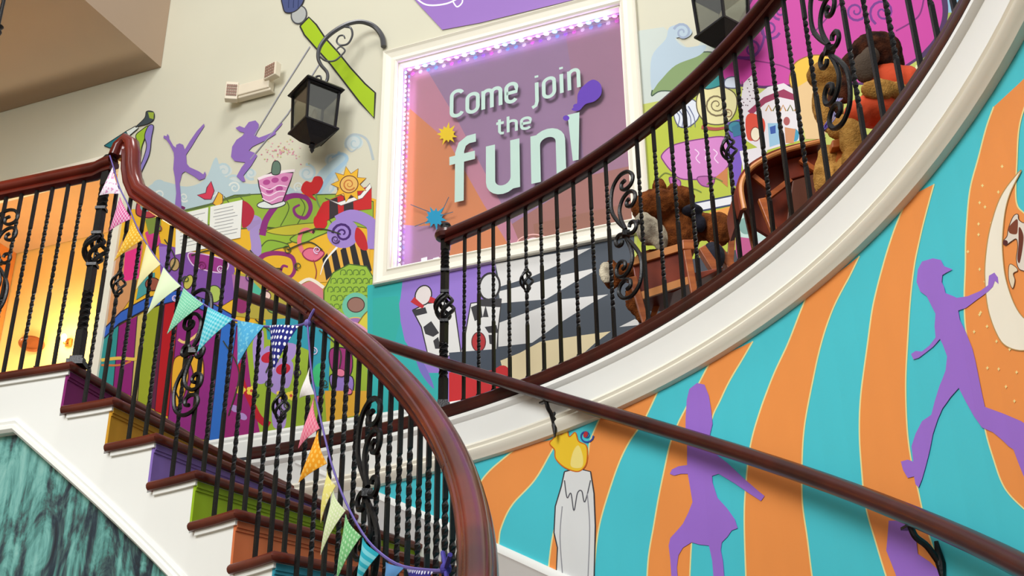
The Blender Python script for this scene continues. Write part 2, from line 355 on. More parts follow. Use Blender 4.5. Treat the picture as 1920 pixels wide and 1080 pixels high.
# clouds and curls above the hill
for x, y, r, t, st in [(300, 350, 16, 1.5, 90), (345, 360, 13, 1.4, 40), (420, 320, 17, 1.6, 100), (405, 350, 14, 1.4, 0), (440, 345, 18, 1.4, 200), (470, 325, 12, 1.3, 60), (610, 350, 22, 1.5, 200), (560, 365, 16, 1.4, 120), (576, 325, 17, 1.5, 260), (625, 300, 18, 1.5, 300), (665, 268, 18, 1.5, 150), (380, 370, 15, 1.3, 20)]:
    Q.ell(x, y, r*.9, r*.7, (200, 208, 205)); Q.spiral(x, y, r, t, 5, CLD, st, w1=2)
Q.poly([(262, 400), (270, 360), (300, 340), (350, 350), (385, 335), (405, 295), (420, 330), (470, 345), (520, 340), (570, 360), (600, 320), (640, 290), (650, 310), (620, 345), (600, 372), (470, 372), (360, 396)], CLD, smooth=True)
for x, y, r, t, st in [(300, 365, 10, 1.4, 90), (345, 370, 9, 1.4, 40), (440, 352, 11, 1.4, 200), (600, 345, 11, 1.4, 200), (560, 350, 9, 1.4, 120), (398, 360, 9, 1.4, 0)]: Q.spiral(x, y, r, t, 3.5, (216, 220, 212), st, w1=1.5)
Q.stroke([(590, 372), (620, 330), (650, 300), (640, 288), (622, 296)], 10, (160, 190, 208), 3)
Q.stroke([(700, 300), (688, 262), (662, 252), (648, 268), (658, 284), (672, 276)], 5, (176, 186, 188), 2)
# base of the garden picture
HILL = [(176, 720), (198, 470), (222, 400), (250, 392), (300, 398), (345, 397), (392, 383), (440, 366), (480, 364), (520, 368), (570, 362), (610, 366), (650, 362), (700, 372), (720, 380), (720, 830), (170, 860)]
Q.poly(HILL, GLD)
Q.poly([(330, 398), (392, 383), (440, 366), (490, 364), (560, 366), (640, 364), (700, 378), (700, 430), (640, 420), (560, 432), (500, 426), (440, 430), (380, 420)], (146, 176, 60), line=(70, 84, 40), lw=2)
for a in (420, 450, 500, 530, 560): Q.stroke([(a, 368), (a+12, 390), (a-4, 424)], 2, (84, 104, 44))
Q.poly([(480, 434), (520, 428), (560, 436), (545, 455), (490, 460)], GRN, line=(70, 90, 36), smooth=True)
Q.poly(M_([(660, 850), (700, 790), (760, 790), (815, 812), (750, 830), (700, 850)]), (140, 178, 58), smooth=True, line=(80, 96, 40))
Q.poly(M_([(820, 780), (900, 730), (1010, 680), (1030, 730), (950, 770), (880, 800)]), (150, 186, 62), smooth=True, line=(80, 96, 40))
Q.poly(M_([(700, 740), (780, 715), (900, 700), (980, 700), (900, 745), (800, 760)]), (196, 184, 54), smooth=True, line=(96, 96, 40), lw=1.5)
Q.stroke(M_([(640, 920), (650, 820), (640, 740), (660, 690), (630, 670)]), 22, (164, 140, 196), 12)
Q.stroke(M_([(600, 720), (640, 700), (670, 690)]), 16, (160, 136, 186), 6)
Q.stroke(M_([(680, 760), (700, 680), (760, 600), (830, 560), (900, 570), (925, 620), (900, 670), (855, 660), (840, 625), (870, 605)]), 13, (136, 44, 118), 4)
Q.stroke(M_([(650, 900), (690, 860), (760, 850), (830, 870), (845, 930), (820, 970), (775, 950), (785, 915), (810, 920)]), 10, (142, 42, 108), 4)
Q.stroke(M_([(590, 620), (620, 660), (600, 700)]), 16, (150, 30, 60), 6)
Q.poly(M_([(560, 590), (600, 590), (640, 640), (620, 700), (580, 720), (575, 640)]), (176, 40, 60), smooth=True)
Q.poly([(255, 396), (262, 372), (285, 372), (300, 396), (285, 408), (262, 406)], (176, 60, 70), smooth=True, line=(90, 30, 50)); Q.ell(274, 388, 11, 9, (120, 160, 160))
Q.ell(318, 392, 30, 7, (110, 40, 90), -4)
Q.stroke([(330, 398), (380, 388), (430, 372), (470, 365)], 4, (90, 110, 60))
# butterflies
for pts, c in (([(388, 352), (396, 340), (402, 358), (396, 374), (384, 374), (370, 366), (386, 362)], (206, 60, 84)), ([(399, 382), (410, 360), (418, 366), (418, 380), (408, 388)], (226, 176, 60))): Q.poly(pts, c, smooth=False, line=(90, 40, 60), lw=1.5)
# cup cake on a plate
Q.ell(509, 383, 27, 8, (220, 226, 220), -5, line=(60, 60, 60)); Q.poly([(484, 336), (512, 322), (550, 324), (545, 340), (530, 378), (510, 384), (494, 376), (486, 350)], (214, 138, 182), line=BLK, lw=2)
for x, y in ((500, 342), (516, 338), (534, 336), (506, 358), (524, 354)): Q.ell(x, y, 7, 5, (176, 72, 140), -10)
for k in range(3): Q.stroke([(488+k*2, 348+k*12), (505, 356+k*11), (522, 348+k*11), (538-k*3, 350+k*9)], 2, (240, 214, 228))
Q.stroke([(484, 336), (500, 330), (515, 327), (532, 322), (553, 320)], 5, (238, 222, 226)); Q.poly([(510, 326), (512, 306), (520, 302), (526, 310), (524, 326)], (96, 120, 104), smooth=True, line=BLK, lw=1.5)
for k in range(70):
    a, d = random.uniform(0, 2*PI), random.gauss(0, 1); x, y = 530+math.cos(a)*abs(d)*24, 284+math.sin(a)*abs(d)*13
    Q.ell(x, y, 1.6, 1.2, random.choice([(226, 170, 180), (220, 150, 170), (214, 196, 150), (190, 190, 120), (200, 120, 140)]), n=6)
# red heart, plain banded tulip bloom, yellow star burst
Q.poly([(568, 362), (566, 350), (574, 340), (584, 342), (590, 332), (602, 332), (606, 344), (596, 362), (586, 366), (596, 378)], (196, 34, 36), smooth=True)
Q.stroke([(592, 364), (596, 380), (604, 396)], 3, (110, 140, 80))
Q.poly([(606, 380), (640, 366), (690, 350), (697, 352), (697, 392), (660, 396), (620, 410), (600, 424), (590, 412), (596, 398)], (196, 34, 36), smooth=False)
for a, b in ((618, 633), (645, 662)): Q.poly([(a, 376-(a-618)*.28), (b, 370-(b-633)*.28), (b+2, 404), (a, 412)], (54, 44, 46))
Q.poly([(610, 372), (634, 380), (676, 366), (694, 344), (697, 352), (680, 372), (640, 386)], (236, 232, 224), line=(90, 80, 80), lw=1.2)
Q.ell(652, 352, 19, 17, (226, 180, 96), -20, line=(110, 60, 40)); Q.ell(652, 352, 9, 8, (240, 204, 120), -20)
Q.poly([(655+(34 if k % 2 else 20)*math.cos(k*PI/9), 346+(34 if k % 2 else 20)*math.sin(k*PI/9)) for k in range(18)], (232, 178, 46), line=(130, 80, 40), lw=1.4); Q.ell(655, 346, 17, 16, (226, 180, 96), -20, line=(110, 60, 40)); Q.spiral(655, 346, 12, 1.6, 3, (190, 110, 50), 30)
Q.poly([(590, 408), (606, 400), (614, 420), (602, 432), (590, 424)], (200, 30, 36), smooth=True)
# flamingo
Q.stroke(M_([(940, 745), (905, 730), (880, 745), (868, 790), (885, 840), (930, 860)]), 6, (230, 120, 130), 9)
Q.poly(M_([(885, 850), (920, 825), (985, 840), (990, 860), (950, 890), (905, 880)]), (224, 112, 138), smooth=True, line=(150, 40, 80)); Q.stroke(M_([(940, 885), (955, 940), (950, 980)]), 2, (150, 60, 60))
Q.stroke(M_([(945, 745), (935, 740)]), 6, (80, 40, 50))
# big lavender curl, black and amber stripes
Q.poly(M_([(960, 1000), (985, 880), (1040, 800), (1120, 760), (1225, 790), (1225, 960), (1100, 990)]), (228, 172, 66), smooth=False)
for k in range(5): Q.poly(M_([(985+k*46, 880-k*22), (1010+k*46, 850-k*18), (1035+k*50, 960-k*6), (1005+k*50, 990-k*6)]), (36, 32, 34))
Q.stroke(M_([(1060, 820), (1000, 890), (975, 960)]), 4, (236, 236, 230), 1)
Q.ell(240+1090/2.7, 160+750/2.7, 30, 28, (158, 130, 200)); Q.stroke(M_([(1060, 690), (1130, 660), (1200, 680), (1240, 720), (1240, 830)]), 22, (158, 130, 200)); Q.spiral(240+1088/2.7, 160+750/2.7, 19, 1.7, 5, (66, 28, 104), 180, w1=3)
Q.poly(M_([(1160, 720), (1200, 760), (1215, 830), (1180, 830), (1150, 780)]), (190, 34, 40), smooth=True)
# green scalloped dome
Q.poly([(608, 600), (608, 545), (625, 512), (655, 496), (688, 500), (700, 520), (700, 620), (620, 640)], (150, 186, 58), smooth=False, line=(70, 100, 40))
for i in range(7):
    for j in range(5):
        x, y = 620+i*12+(j % 2)*6, 512+j*16
        if y > 500+abs(x-660)*.5: Q.stroke([(x-5, y+4), (x-4, y-4), (x+3, y-5), (x+5, y+2), (x, y+4)], 1.6, (84, 116, 44))
Q.poly([(560, 540), (590, 528), (606, 545), (600, 590), (565, 580)], (206, 120, 130), smooth=True); Q.stroke([(552, 540), (580, 524), (608, 540)], 6, (236, 226, 206))
Q.ell(668, 575, 26, 26, (110, 190, 160)); Q.ell(668, 572, 16, 14, (150, 110, 96), line=(70, 46, 44)); Q.ell(664, 610, 22, 14, (160, 110, 170), -10, line=(226, 190, 80))
Q.poly([(690, 545), (745, 545), (760, 560), (760, 700), (700, 640), (660, 640), (690, 600)], (44, 172, 160))
Q.poly([(684, 590), (700, 578), (712, 590), (726, 582), (738, 600), (728, 618), (706, 618), (694, 640), (650, 630), (640, 606), (664, 614)], (216, 200, 64), smooth=True, line=(130, 110, 40))
# left of the picture, behind the balusters
Q.poly(K([(60, 560), (90, 250), (150, 90), (240, 60), (240, 180), (200, 400), (130, 500), (40, 590)]), (206, 146, 96))
Q.poly(K([(150, 200), (235, 165), (218, 330), (138, 348)]), (228, 50, 130)); Q.poly(K([(250, 100), (310, 60), (330, 150), (280, 200)]), (204, 60, 130))
Q.poly(K([(225, 330), (300, 300), (300, 380), (205, 440)]), (70, 150, 150)); Q.poly(K([(250, 30), (330, 20), (330, 90), (270, 110)]), (120, 140, 60))
Q.poly(K([(320, 150), (700, 260), (720, 420), (640, 470), (440, 420), (330, 330)]), (126, 78, 160))
Q.poly(K([(480, 200), (660, 240), (650, 300), (560, 290), (490, 260)]), (150, 50, 130), smooth=True, line=(220, 190, 220)); Q.poly(K([(320, 170), (370, 170), (370, 260), (330, 270)]), (150, 110, 190))
Q.poly(K([(700, 300), (900, 330), (1010, 480), (1000, 560), (700, 520)]), (176, 160, 60)); Q.poly(K([(690, 310), (800, 330), (800, 400), (700, 400)]), (170, 110, 160)); Q.poly(K([(800, 350), (850, 400), (840, 450), (790, 430)]), (80, 180, 150))
Q.ell(*K([(600, 410)])[0], 14, 16, (170, 190, 90), 0, (50, 60, 50)); Q.ell(*K([(470, 350)])[0], 8, 14, (190, 180, 80), 20, (60, 40, 40)); Q.ell(*K([(400, 260)])[0], 9, 12, (180, 150, 100), 0, (60, 40, 40))
Q.ell(*K([(290, 360)])[0], 14, 12, (150, 80, 60), 0, (60, 30, 30))
Q.ell(*K([(740, 460)])[0], 14, 18, (140, 40, 100)); Q.ell(*K([(900, 480)])[0], 12, 10, (110, 150, 70), 10, (50, 60, 50)); Q.ell(*K([(860, 420)])[0], 10, 9, (236, 200, 190), 0, (90, 60, 60))
for pts, c in (([(30, 620), (118, 570), (90, 880), (-10, 830)], (44, 140, 138)), ([(118, 570), (212, 520), (185, 930), (90, 880)], (136, 26, 108)), ([(212, 520), (245, 505), (215, 945), (180, 925)], (204, 180, 96)), ([(245, 505), (330, 465), (285, 990), (212, 950)], (150, 158, 36)), ([(330, 465), (352, 460), (305, 1000), (282, 985)], (96, 26, 60)), ([(350, 460), (425, 440), (370, 1030), (300, 1000)], (176, 12, 26)), ([(425, 440), (640, 520), (610, 1150), (355, 1130), (370, 1020)], (140, 34, 120)), ([(640, 540), (720, 560), (650, 1150), (575, 1150)], (40, 104, 190)), ([(715, 570), (770, 640), (800, 900), (860, 1150), (640, 1150)], (150, 30, 110))):
    Q.poly(K(pts), c, line=(50, 26, 50), lw=1.6)
Q.poly(K([(750, 560), (1190, 540), (1290, 640), (1380, 800), (1380, 1200), (850, 1200), (790, 900)]), (150, 176, 48))
for pts in ([(800, 640), (850, 600), (850, 800), (870, 850), (820, 860), (800, 760)], [(850, 700), (900, 690), (950, 880), (920, 920), (860, 860)], [(960, 640), (1010, 650), (1010, 720), (960, 760)], [(900, 960), (960, 940), (960, 1080), (900, 1080)], [(930, 740), (1000, 760), (980, 880), (930, 860)]): Q.poly(K(pts), (166, 138, 200), smooth=True)
Q.poly(K([(860, 540), (1190, 520), (1190, 620), (1180, 900), (1120, 940), (1080, 880), (1090, 700), (1000, 660), (870, 640)]), (44, 150, 170), smooth=False); Q.poly(K([(1100, 800), (1140, 760), (1160, 840), (1120, 880)]), (60, 190, 120), smooth=True)
for x, y, w in ((880, 730, 16), (950, 790, 14)): Q.ell(*K([(x, y)])[0], w, 10, (190, 24, 50), -20)
Q.stroke(K([(730, 760), (745, 860), (790, 960), (830, 1040), (880, 1075)]), 9, (186, 20, 40), 14)
for x, y in ((735, 895), (790, 900), (940, 920), (990, 925)):
    for k in range(5): Q.ell(180+x/2.7+math.cos(k*1.257)*5.5, 400+y/2.7+math.sin(k*1.257)*5.5, 4.5, 4, (240, 206, 70), n=10)
    Q.ell(180+x/2.7, 400+y/2.7, 3, 3, (200, 70, 60), n=8)
for x, y in ((705, 990), (745, 1030)): Q.ell(*K([(x, y)])[0], 9, 6, (176, 140, 200), 30)
# gold shape in the magenta field
Q.poly(K([(400, 740), (450, 730), (470, 830), (430, 970), (395, 960), (385, 850)]), (226, 166, 40), smooth=True, line=(90, 40, 30)); Q.poly(K([(480, 740), (540, 730), (545, 850), (500, 910), (470, 900), (495, 820)]), (226, 166, 40), smooth=True, line=(90, 40, 30))
Q.stroke(K([(420, 640), (450, 655), (490, 635), (520, 610)]), 5, (232, 190, 120)); Q.stroke(K([(395, 880), (440, 960), (480, 880)]), 3, BLK)
# stacked cups, right end of the lower picture
Q.poly(K([(1190, 690), (1290, 700), (1290, 820), (1200, 800)]), (150, 40, 110), smooth=True, line=BLK); Q.poly(K([(1190, 820), (1300, 830), (1290, 930), (1210, 910)]), (150, 120, 196), smooth=True, line=BLK)
Q.poly(K([(1160, 900), (1420, 900), (1420, 1000), (1170, 1060)]), (226, 168, 48)); Q.ell(656, 640, 13, 8, (80, 160, 150), 0, BLK); Q.poly([(655, 605), (690, 620), (690, 660), (665, 660)], (220, 160, 180), smooth=True); Q.poly([(700, 650), (735, 690), (740, 760), (700, 775), (690, 700)], (200, 150, 90)); Q.poly([(704, 690), (720, 690), (716, 760), (700, 765)], (70, 170, 150))
Q.stroke(K([(30, 745), (120, 735), (200, 740), (220, 720)]), 6, (226, 186, 80)); Q.stroke(K([(30, 770), (120, 770), (180, 750)]), 4, (200, 110, 60)); Q.poly(K([(40, 590), (130, 500), (260, 430), (420, 390), (560, 440), (700, 520), (700, 570), (560, 500), (430, 440), (270, 480), (120, 560), (38, 640)]), (48, 94, 184), smooth=False, line=(30, 30, 60))
# silhouettes
def C1(pts): return Zm(0, 0, 2.7, pts)
Q.poly(C1([(886,1064),(895,980),(888,900),(880,858),(884,800),(882,775),(862,735),(845,710),(830,700),(832,688),(846,692),(850,680),(858,690),(860,705),(880,740),(893,750),(895,735),(912,728),(930,735),(938,760),(965,715),(1000,665),(1035,628),(1038,640),(1005,690),(975,740),(945,785),(948,830),(962,848),(1010,870),(1032,885),(1040,870),(1046,885),(1040,905),(1012,915),(985,895),(940,870),(925,880),(912,930),(918,1000),(922,1062)]), SIL)
Q.poly(C1([(1195,650),(1215,640),(1240,650),(1262,620),(1296,612),(1312,630),(1310,660),(1296,690),(1318,702),(1360,690),(1395,665),(1400,680),(1350,712),(1310,730),(1280,745),(1262,765),(1290,775),(1305,790),(1275,840),(1235,890),(1245,920),(1230,922),(1200,895),(1225,850),(1245,825),(1190,818),(1172,795),(1178,745),(1200,710),(1230,690),(1240,675),(1215,668)]), SIL)
Q.stroke([(484, 262), (512, 250), (530, 232)], 4, SIL, 2); Q.stroke([(478, 255), (530, 170), (582, 88)], 1.8, (150, 150, 160), smooth=False); Q.stroke([(470, 300), (540, 215), (600, 120)], 1.8, (150, 150, 160), smooth=False)
# ribbon bundle and brush at the top of the rail
def C2(pts): return Zm(0, 0, 2.7, pts)
Q.poly(C2([(530,740),(560,720),(640,668),(655,690),(600,725),(560,752)]), (34, 116, 124), line=(30, 40, 50), lw=1.5); Q.poly(C2([(640,668),(690,640),(705,650),(655,692)]), (214, 222, 214), line=BLK, lw=1.5)
Q.poly(C2([(690,645),(735,600),(745,566),(780,570),(782,605),(755,628),(710,640)]), (62, 72, 76), smooth=True, line=BLK, lw=1.2); Q.poly(C2([(752,570),(782,572),(780,606),(760,600)]), (150, 170, 60))
Q.poly(C2([(690,690),(720,660),(755,640),(740,690),(720,750),(715,800),(690,870),(670,925),(665,860),(690,800),(705,740)]), (152, 184, 48), smooth=True, line=BLK, lw=1.5); Q.poly(C2([(755,640),(780,640),(770,700),(760,780),(730,850),(705,900),(700,880),(730,800),(745,740),(735,690)]), (136, 122, 190), smooth=True, line=BLK, lw=1.5); Q.ell(260, 342, 10, 11, (60, 140, 152), line=(40, 90, 100))
# paint brush running up behind the lantern
def C3(pts): return Zm(480, 0, 3.6, pts)
Q.poly(C3([(300,180),(360,120),(410,170),(470,260),(560,360),(640,460),(740,570),(808,630),(800,800),(700,690),(600,560),(500,430),(400,320),(330,240)]), (160, 190, 22), smooth=False, line=BLK, lw=3)
Q.ell(480+293/3.6, 103/3.6, 14, 17, (170, 172, 168), 20, line=(70, 70, 74), lw=2.4); Q.poly([(531, 12), (529, -10), (545, -40), (575, -30), (571, 0), (562, 16), (550, 24), (536, 24)], (70, 80, 124), smooth=True, line=BLK, lw=2)
for k in range(3): Q.stroke([(542+k*9, 16), (543+k*9, -2), (550+k*8, -26)], 1.6, (40, 50, 90))
# purple lozenge above the window with white writing strokes
Q.poly([(752, -30), (790, 14), (830, 57), (900, 44), (1120, -10), (1250, -140), (1000, -330)], (150, 112, 186)); Q.stroke([(775, -8), (800, 10), (838, 8), (866, -6)], 3, (240, 236, 246)); Q.stroke([(790, -10), (815, 0), (845, -8)], 2.4, (240, 236, 246)); Q.stroke([(850, 4), (858, 14), (868, 4), (864, -14)], 2.6, (240, 236, 246))
#RIGHT OF WINDOW
Q.poly([(690, 538), (760, 526), (850, 770), (850, 800), (690, 800)], (44, 172, 170))
Q.poly([(735, 524), (950, 486), (950, 560), (940, 640), (900, 700), (840, 760), (800, 700), (760, 640)], (150, 118, 204))
Q.poly([(690, 536), (756, 526), (752, 560), (742, 600), (748, 660), (800, 700), (830, 700), (830, 770), (700, 790)], (44, 172, 170)); Q.poly([(700, 560), (748, 556), (752, 600), (742, 640), (700, 640)], (44, 172, 160))
Q.poly([(778, 660), (800, 690), (815, 730), (790, 700)], (120, 110, 190), smooth=True)
# dark and pale rays
Q.poly([(930, 489), (1190, 444), (1230, 400), (1400, 400), (1400, 600), (1000, 780), (900, 770), (930, 640)], (66, 74, 84))
def A_(pts): return Zm(680, 440, 2.7, pts)
W2 = (222, 220, 216)
for pts, c in (([(675, 150), (900, 110), (1160, 70), (1050, 130), (860, 215), (700, 265)], W2), ([(690, 290), (860, 250), (1000, 210), (1180, 172), (1180, 185), (1080, 240), (930, 330), (700, 350)], W2), ([(690, 450), (850, 390), (1010, 330), (1245, 305), (1160, 350), (1000, 450), (860, 550), (690, 570)], W2), ([(700, 640), (800, 600), (900, 545), (1090, 515), (1258, 492), (1180, 550), (1080, 640), (960, 740), (880, 800), (740, 800)], (232, 214, 170)), ([(1300, 470), (1380, 430), (1400, 440), (1400, 460)], W2)):
    Q.poly(A_(pts), c)
# two plain playing cards
Q.poly(A_([(255, 385), (330, 350), (420, 340), (470, 380), (500, 600), (340, 640), (300, 470)]), (226, 224, 220), line=BLK, lw=2.4)
Q.poly(A_([(520, 520), (550, 350), (705, 330), (690, 470), (680, 600), (500, 600)]), (226, 224, 220), line=BLK, lw=2.4)
Q.ell(680+310/2.7, 440+310/2.7, 15, 19, (226, 216, 212), 20, line=BLK, lw=2.4); Q.stroke(A_([(255, 330), (280, 350), (310, 370)]), 12, (190, 36, 44), 6); Q.stroke(A_([(340, 330), (380, 345), (400, 370)]), 12, (190, 36, 44), 4)
Q.ell(680+645/2.7, 440+265/2.7, 19, 25, (214, 214, 212), 10, line=BLK, lw=4)
for pts in ([(255, 385), (320, 370), (330, 400), (270, 415)], [(310, 470), (350, 440), (390, 500), (360, 520), (320, 505)], [(550, 370), (600, 350), (610, 420), (570, 440)], [(610, 420), (625, 360), (640, 420)], [(600, 330), (705, 325), (700, 370), (600, 365)], [(620, 470), (680, 460), (690, 500), (640, 500)], [(640, 510), (670, 510), (665, 560), (645, 555)], [(360, 540), (385, 520), (400, 580), (370, 580)]): Q.poly(A_(pts), (50, 48, 52))
Q.ell(680+590/2.7, 440+545/2.7, 13, 18, (180, 40, 44), 0, line=(90, 30, 34)); Q.poly(A_([(440, 600), (700, 580), (690, 700), (450, 700)]), (62, 72, 86))
Q.poly(A_([(440, 700), (560, 690), (660, 690), (700, 665), (735, 690), (750, 760), (740, 800), (440, 850)]), (200, 28, 34)); Q.ell(944, 702, 13, 16, (200, 28, 34))
# right: leafy field, rose backdrop and curls
Q.poly([(1190, 560), (1192, 60), (1245, 52), (1300, 100), (1360, 20), (1700, -160), (2000, -240), (2050, 200), (1500, 620)], (196, 204, 196))
Q.poly([(1190, 560), (1190, 200), (1240, 190), (1400, 120), (1800, 60), (2050, 0), (2050, 300), (1500, 620)], (186, 192, 92))
Q.poly([(1195, 520), (1195, 240), (1222, 225), (1290, 170), (1400, 180), (1500, 260), (1500, 420), (1400, 560)], (178, 188, 52)); Q.poly([(1222, 180), (1236, 140), (1260, 116), (1310, 100), (1345, 104), (1340, 140), (1290, 170), (1240, 172)], (126, 150, 96), smooth=True, line=(52, 76, 56), lw=2.4)
def E5(pts): return Zm(1200, 0, 2.667, pts)
Q.poly(E5([(60, 450), (60, 290), (130, 200), (150, 140), (220, 128), (262, 160), (240, 190), (200, 190), (180, 200), (230, 240), (330, 230), (300, 280), (180, 330), (100, 410)]), (176, 194, 206), smooth=True); Q.spiral(1280, 62, 17, 1.5, 5, (150, 164, 186), 200, w1=3)
Q.poly(E5([(330, 390), (480, 150), (560, 0), (700, -160), (1500, -220), (1535, 60), (1500, 180), (1400, 290), (1200, 420), (800, 430), (620, 440), (500, 430)]), (196, 60, 152), line=(80, 30, 90), lw=5)
Q.poly(E5([(1510, -200), (1535, 60), (1500, 190), (1390, 320), (1300, 420), (1450, 480), (1700, 300), (1800, -200)]), (158, 180, 84)); Q.poly(E5([(1520, -250), (1540, 68), (1700, 60), (1900, -250)]), (140, 182, 206))
Q.stroke(E5([(1500, -100), (1528, 60), (1490, 190), (1390, 310)]), 12, (70, 36, 84), 8)
for x, y, r, st in ((1080, 60, 20, 0), (1215, 65, 26, 120), (560, 250, 18, 200), (650, 150, 20, 20), (700, 60, 16, 90)): Q.spiral(1200+x/2.667, y/2.667, r, 1.6, 5, (112, 40, 130), st, w1=3)
Q.stroke(E5([(860, 180), (940, 90), (1020, 0)]), 2.6, (120, 30, 110)); Q.stroke(E5([(520, 300), (700, 330), (800, 380)]), 2.4, (130, 30, 110)); Q.stroke(E5([(1280, 160), (1390, 90), (1420, 0)]), 3, (120, 30, 110)); Q.stroke(E5([(420, 280), (560, 290), (620, 200), (600, 100)]), 7, (120, 50, 140), 3); Q.stroke(E5([(900, 0), (940, 30), (960, 60)]), 3, (120, 30, 110))
Q.poly(E5([(1380, 330), (1480, 320), (1500, 420), (1400, 470), (1360, 400)]), (222, 218, 170)); Q.ell(1747, 132, 5, 6, (60, 50, 50))
# pink curvy pot, pale curls, patterned patches
Q.poly(E5([(110, 780), (150, 740), (200, 720), (300, 700), (430, 690), (480, 760), (430, 850), (380, 890), (220, 900), (160, 860), (120, 810)]), (206, 126, 190), smooth=True, line=(120, 40, 110), lw=2.4); Q.poly(E5([(150, 890), (200, 905), (200, 940), (160, 930)]), (180, 90, 160), smooth=True, line=(120, 40, 110)); Q.poly(E5([(290, 890), (370, 890), (360, 935), (310, 930)]), (180, 90, 160), smooth=True, line=(120, 40, 110))
for k in range(4): Q.stroke(E5([(230+k*46, 750), (250+k*46, 770), (236+k*46, 795), (256+k*46, 820)]), 2, (236, 200, 230))
Q.poly(E5([(170, 560), (200, 520), (260, 500), (300, 540), (290, 600), (240, 640), (190, 630)]), (216, 220, 228), smooth=True, line=(80, 80, 100)); Q.poly(E5([(290, 480), (340, 440), (420, 440), (480, 480), (480, 560), (430, 620), (340, 620), (290, 560)]), (226, 216, 160), smooth=True, line=(90, 76, 50))
Q.poly(E5([(300, 420), (330, 380), (400, 370), (420, 420), (340, 450)]), (40, 140, 140), smooth=True, line=(20, 60, 60)); Q.poly(E5([(430, 400), (480, 390), (500, 440), (430, 440)]), (214, 220, 232), smooth=True, line=(90, 90, 120))
Q.poly(E5([(500, 540), (520, 420), (560, 380), (590, 480), (640, 440), (720, 420), (800, 470), (820, 700), (620, 760), (520, 700)]), (226, 218, 220)); Q.poly(E5([(620, 490), (720, 450), (800, 490), (790, 510), (700, 490), (630, 520), (560, 580), (540, 560)]), (150, 40, 80))
Q.poly(E5([(530, 600), (560, 570), (620, 600), (625, 660), (590, 700), (540, 700)]), (220, 70, 44), smooth=True); Q.ell(1417, 253, 9, 13, (240, 226, 196), 0, (150, 60, 40)); Q.poly(E5([(640, 620), (700, 620), (710, 720), (650, 740)]), (150, 190, 214)); Q.poly(E5([(650, 640), (680, 630), (680, 670), (655, 675)]), (40, 80, 160)); Q.ell(1200+735/2.667, 610/2.667, 6, 8, (170, 80, 80)); Q.ell(1200+775/2.667, 680/2.667, 8, 12, (60, 150, 180)); Q.poly(E5([(725, 640), (780, 650), (770, 720), (730, 720)]), (204, 140, 96))
for k in range(5): Q.stroke(E5([(630+k*36, 560), (645+k*36, 530), (660+k*36, 560)]), 2.4, [(190, 130, 50), (110, 110, 40)][k % 2], smooth=False)
for k in range(26): Q.ell(1390+random.uniform(0, 26), 150+random.uniform(0, 50), 1.3, 1.3, (110, 80, 90), n=6)
Q.poly(E5([(750, 420), (770, 330), (830, 290), (900, 280), (960, 300), (940, 360), (860, 400), (800, 460)]), (236, 188, 60), smooth=True, line=(150, 100, 40)); Q.poly(E5([(790, 440), (870, 390), (960, 380), (980, 520), (920, 700), (830, 700), (800, 560)]), (226, 190, 136), smooth=False)
Q.poly(E5([(430, 620), (500, 600), (520, 700), (500, 960), (450, 900), (440, 780)]), (112, 74, 180)); Q.ell(1380, 240, 14, 11, (50, 130, 150), 0, (20, 50, 60)); Q.poly(E5([(380, 890), (440, 840), (440, 940)]), (196, 120, 60)); Q.poly(E5([(500, 760), (600, 740), (640, 760), (520, 860)]), (226, 218, 220))
Q.poly([(1290, 385), (1390, 365), (1400, 380), (1300, 400)], (226, 226, 230), line=(40, 50, 90), lw=3); Q.poly([(1330, 400), (1400, 380), (1390, 440), (1350, 430)], (230, 150, 60)); Q.poly([(1385, 400), (1400, 384), (1450, 420), (1450, 460), (1390, 450)], (190, 214, 206)); Q.ell(1400, 425, 14, 16, (120, 160, 150)); Q.poly([(1380, 445), (1420, 450), (1430, 500), (1380, 520)], (186, 76, 130)); Q.poly([(1410, 455), (1450, 450), (1450, 500), (1410, 510)], (210, 206, 214))
Q.poly([(1240, 500), (1380, 470), (1400, 560), (1240, 640)], (52, 56, 66))  # dark slate mural paint, with the shadow under the left chair painted in
for x, y, r, st in [(355, 440, 8, 0), (300, 430, 7, 90), (380, 500, 9, 200), (415, 505, 7, 30), (350, 525, 7, 120), (470, 520, 9, 60), (500, 540, 8, 300), (450, 490, 6, 0), (330, 560, 6, 40), (540, 470, 8, 200), (560, 500, 7, 90), (630, 450, 8, 10), (596, 470, 7, 80), (505, 720, 8, 0), (560, 700, 8, 120), (540, 760, 7, 60), (480, 740, 7, 0), (610, 720, 8, 40), (590, 660, 8, 200)]: Q.spiral(x, y, r, 1.5, 2.2, random.choice([(70, 40, 90), (60, 80, 40), (120, 30, 90), (226, 200, 230)]), st, w1=1)
for a, b, c in [((540, 470), (580, 455), (606, 470)), ((470, 470), (500, 500), (530, 505)), ((560, 440), (600, 430), (640, 440)), ((310, 450), (330, 490), (300, 530)), ((360, 480), (400, 470), (440, 480)), ((480, 600), (520, 640), (500, 700)), ((600, 620), (640, 660), (630, 720)), ((420, 640), (450, 700), (430, 780))]: Q.stroke([a, b, c], 2.4, (56, 60, 40))
for x, y, r in [(640, 700, 9), (655, 735, 7), (600, 750, 8), (520, 660, 7)]:
    Q.ell(x, y, r, r*.8, (228, 120, 150), 20, line=(90, 30, 60), lw=1.4)
for x, y in [(1500, 330), (1520, 300), (1340, 340), (1260, 400), (1248, 330), (1300, 360), (1420, 330)]: Q.stroke([(x-14, y+8), (x, y-4), (x+16, y+2)], 2, (110, 124, 40))
for k in range(5): Q.stroke(E5([(180+k*16, 560-k*6), (200+k*18, 590), (190+k*22, 640)]), 2, (90, 96, 130), 1)
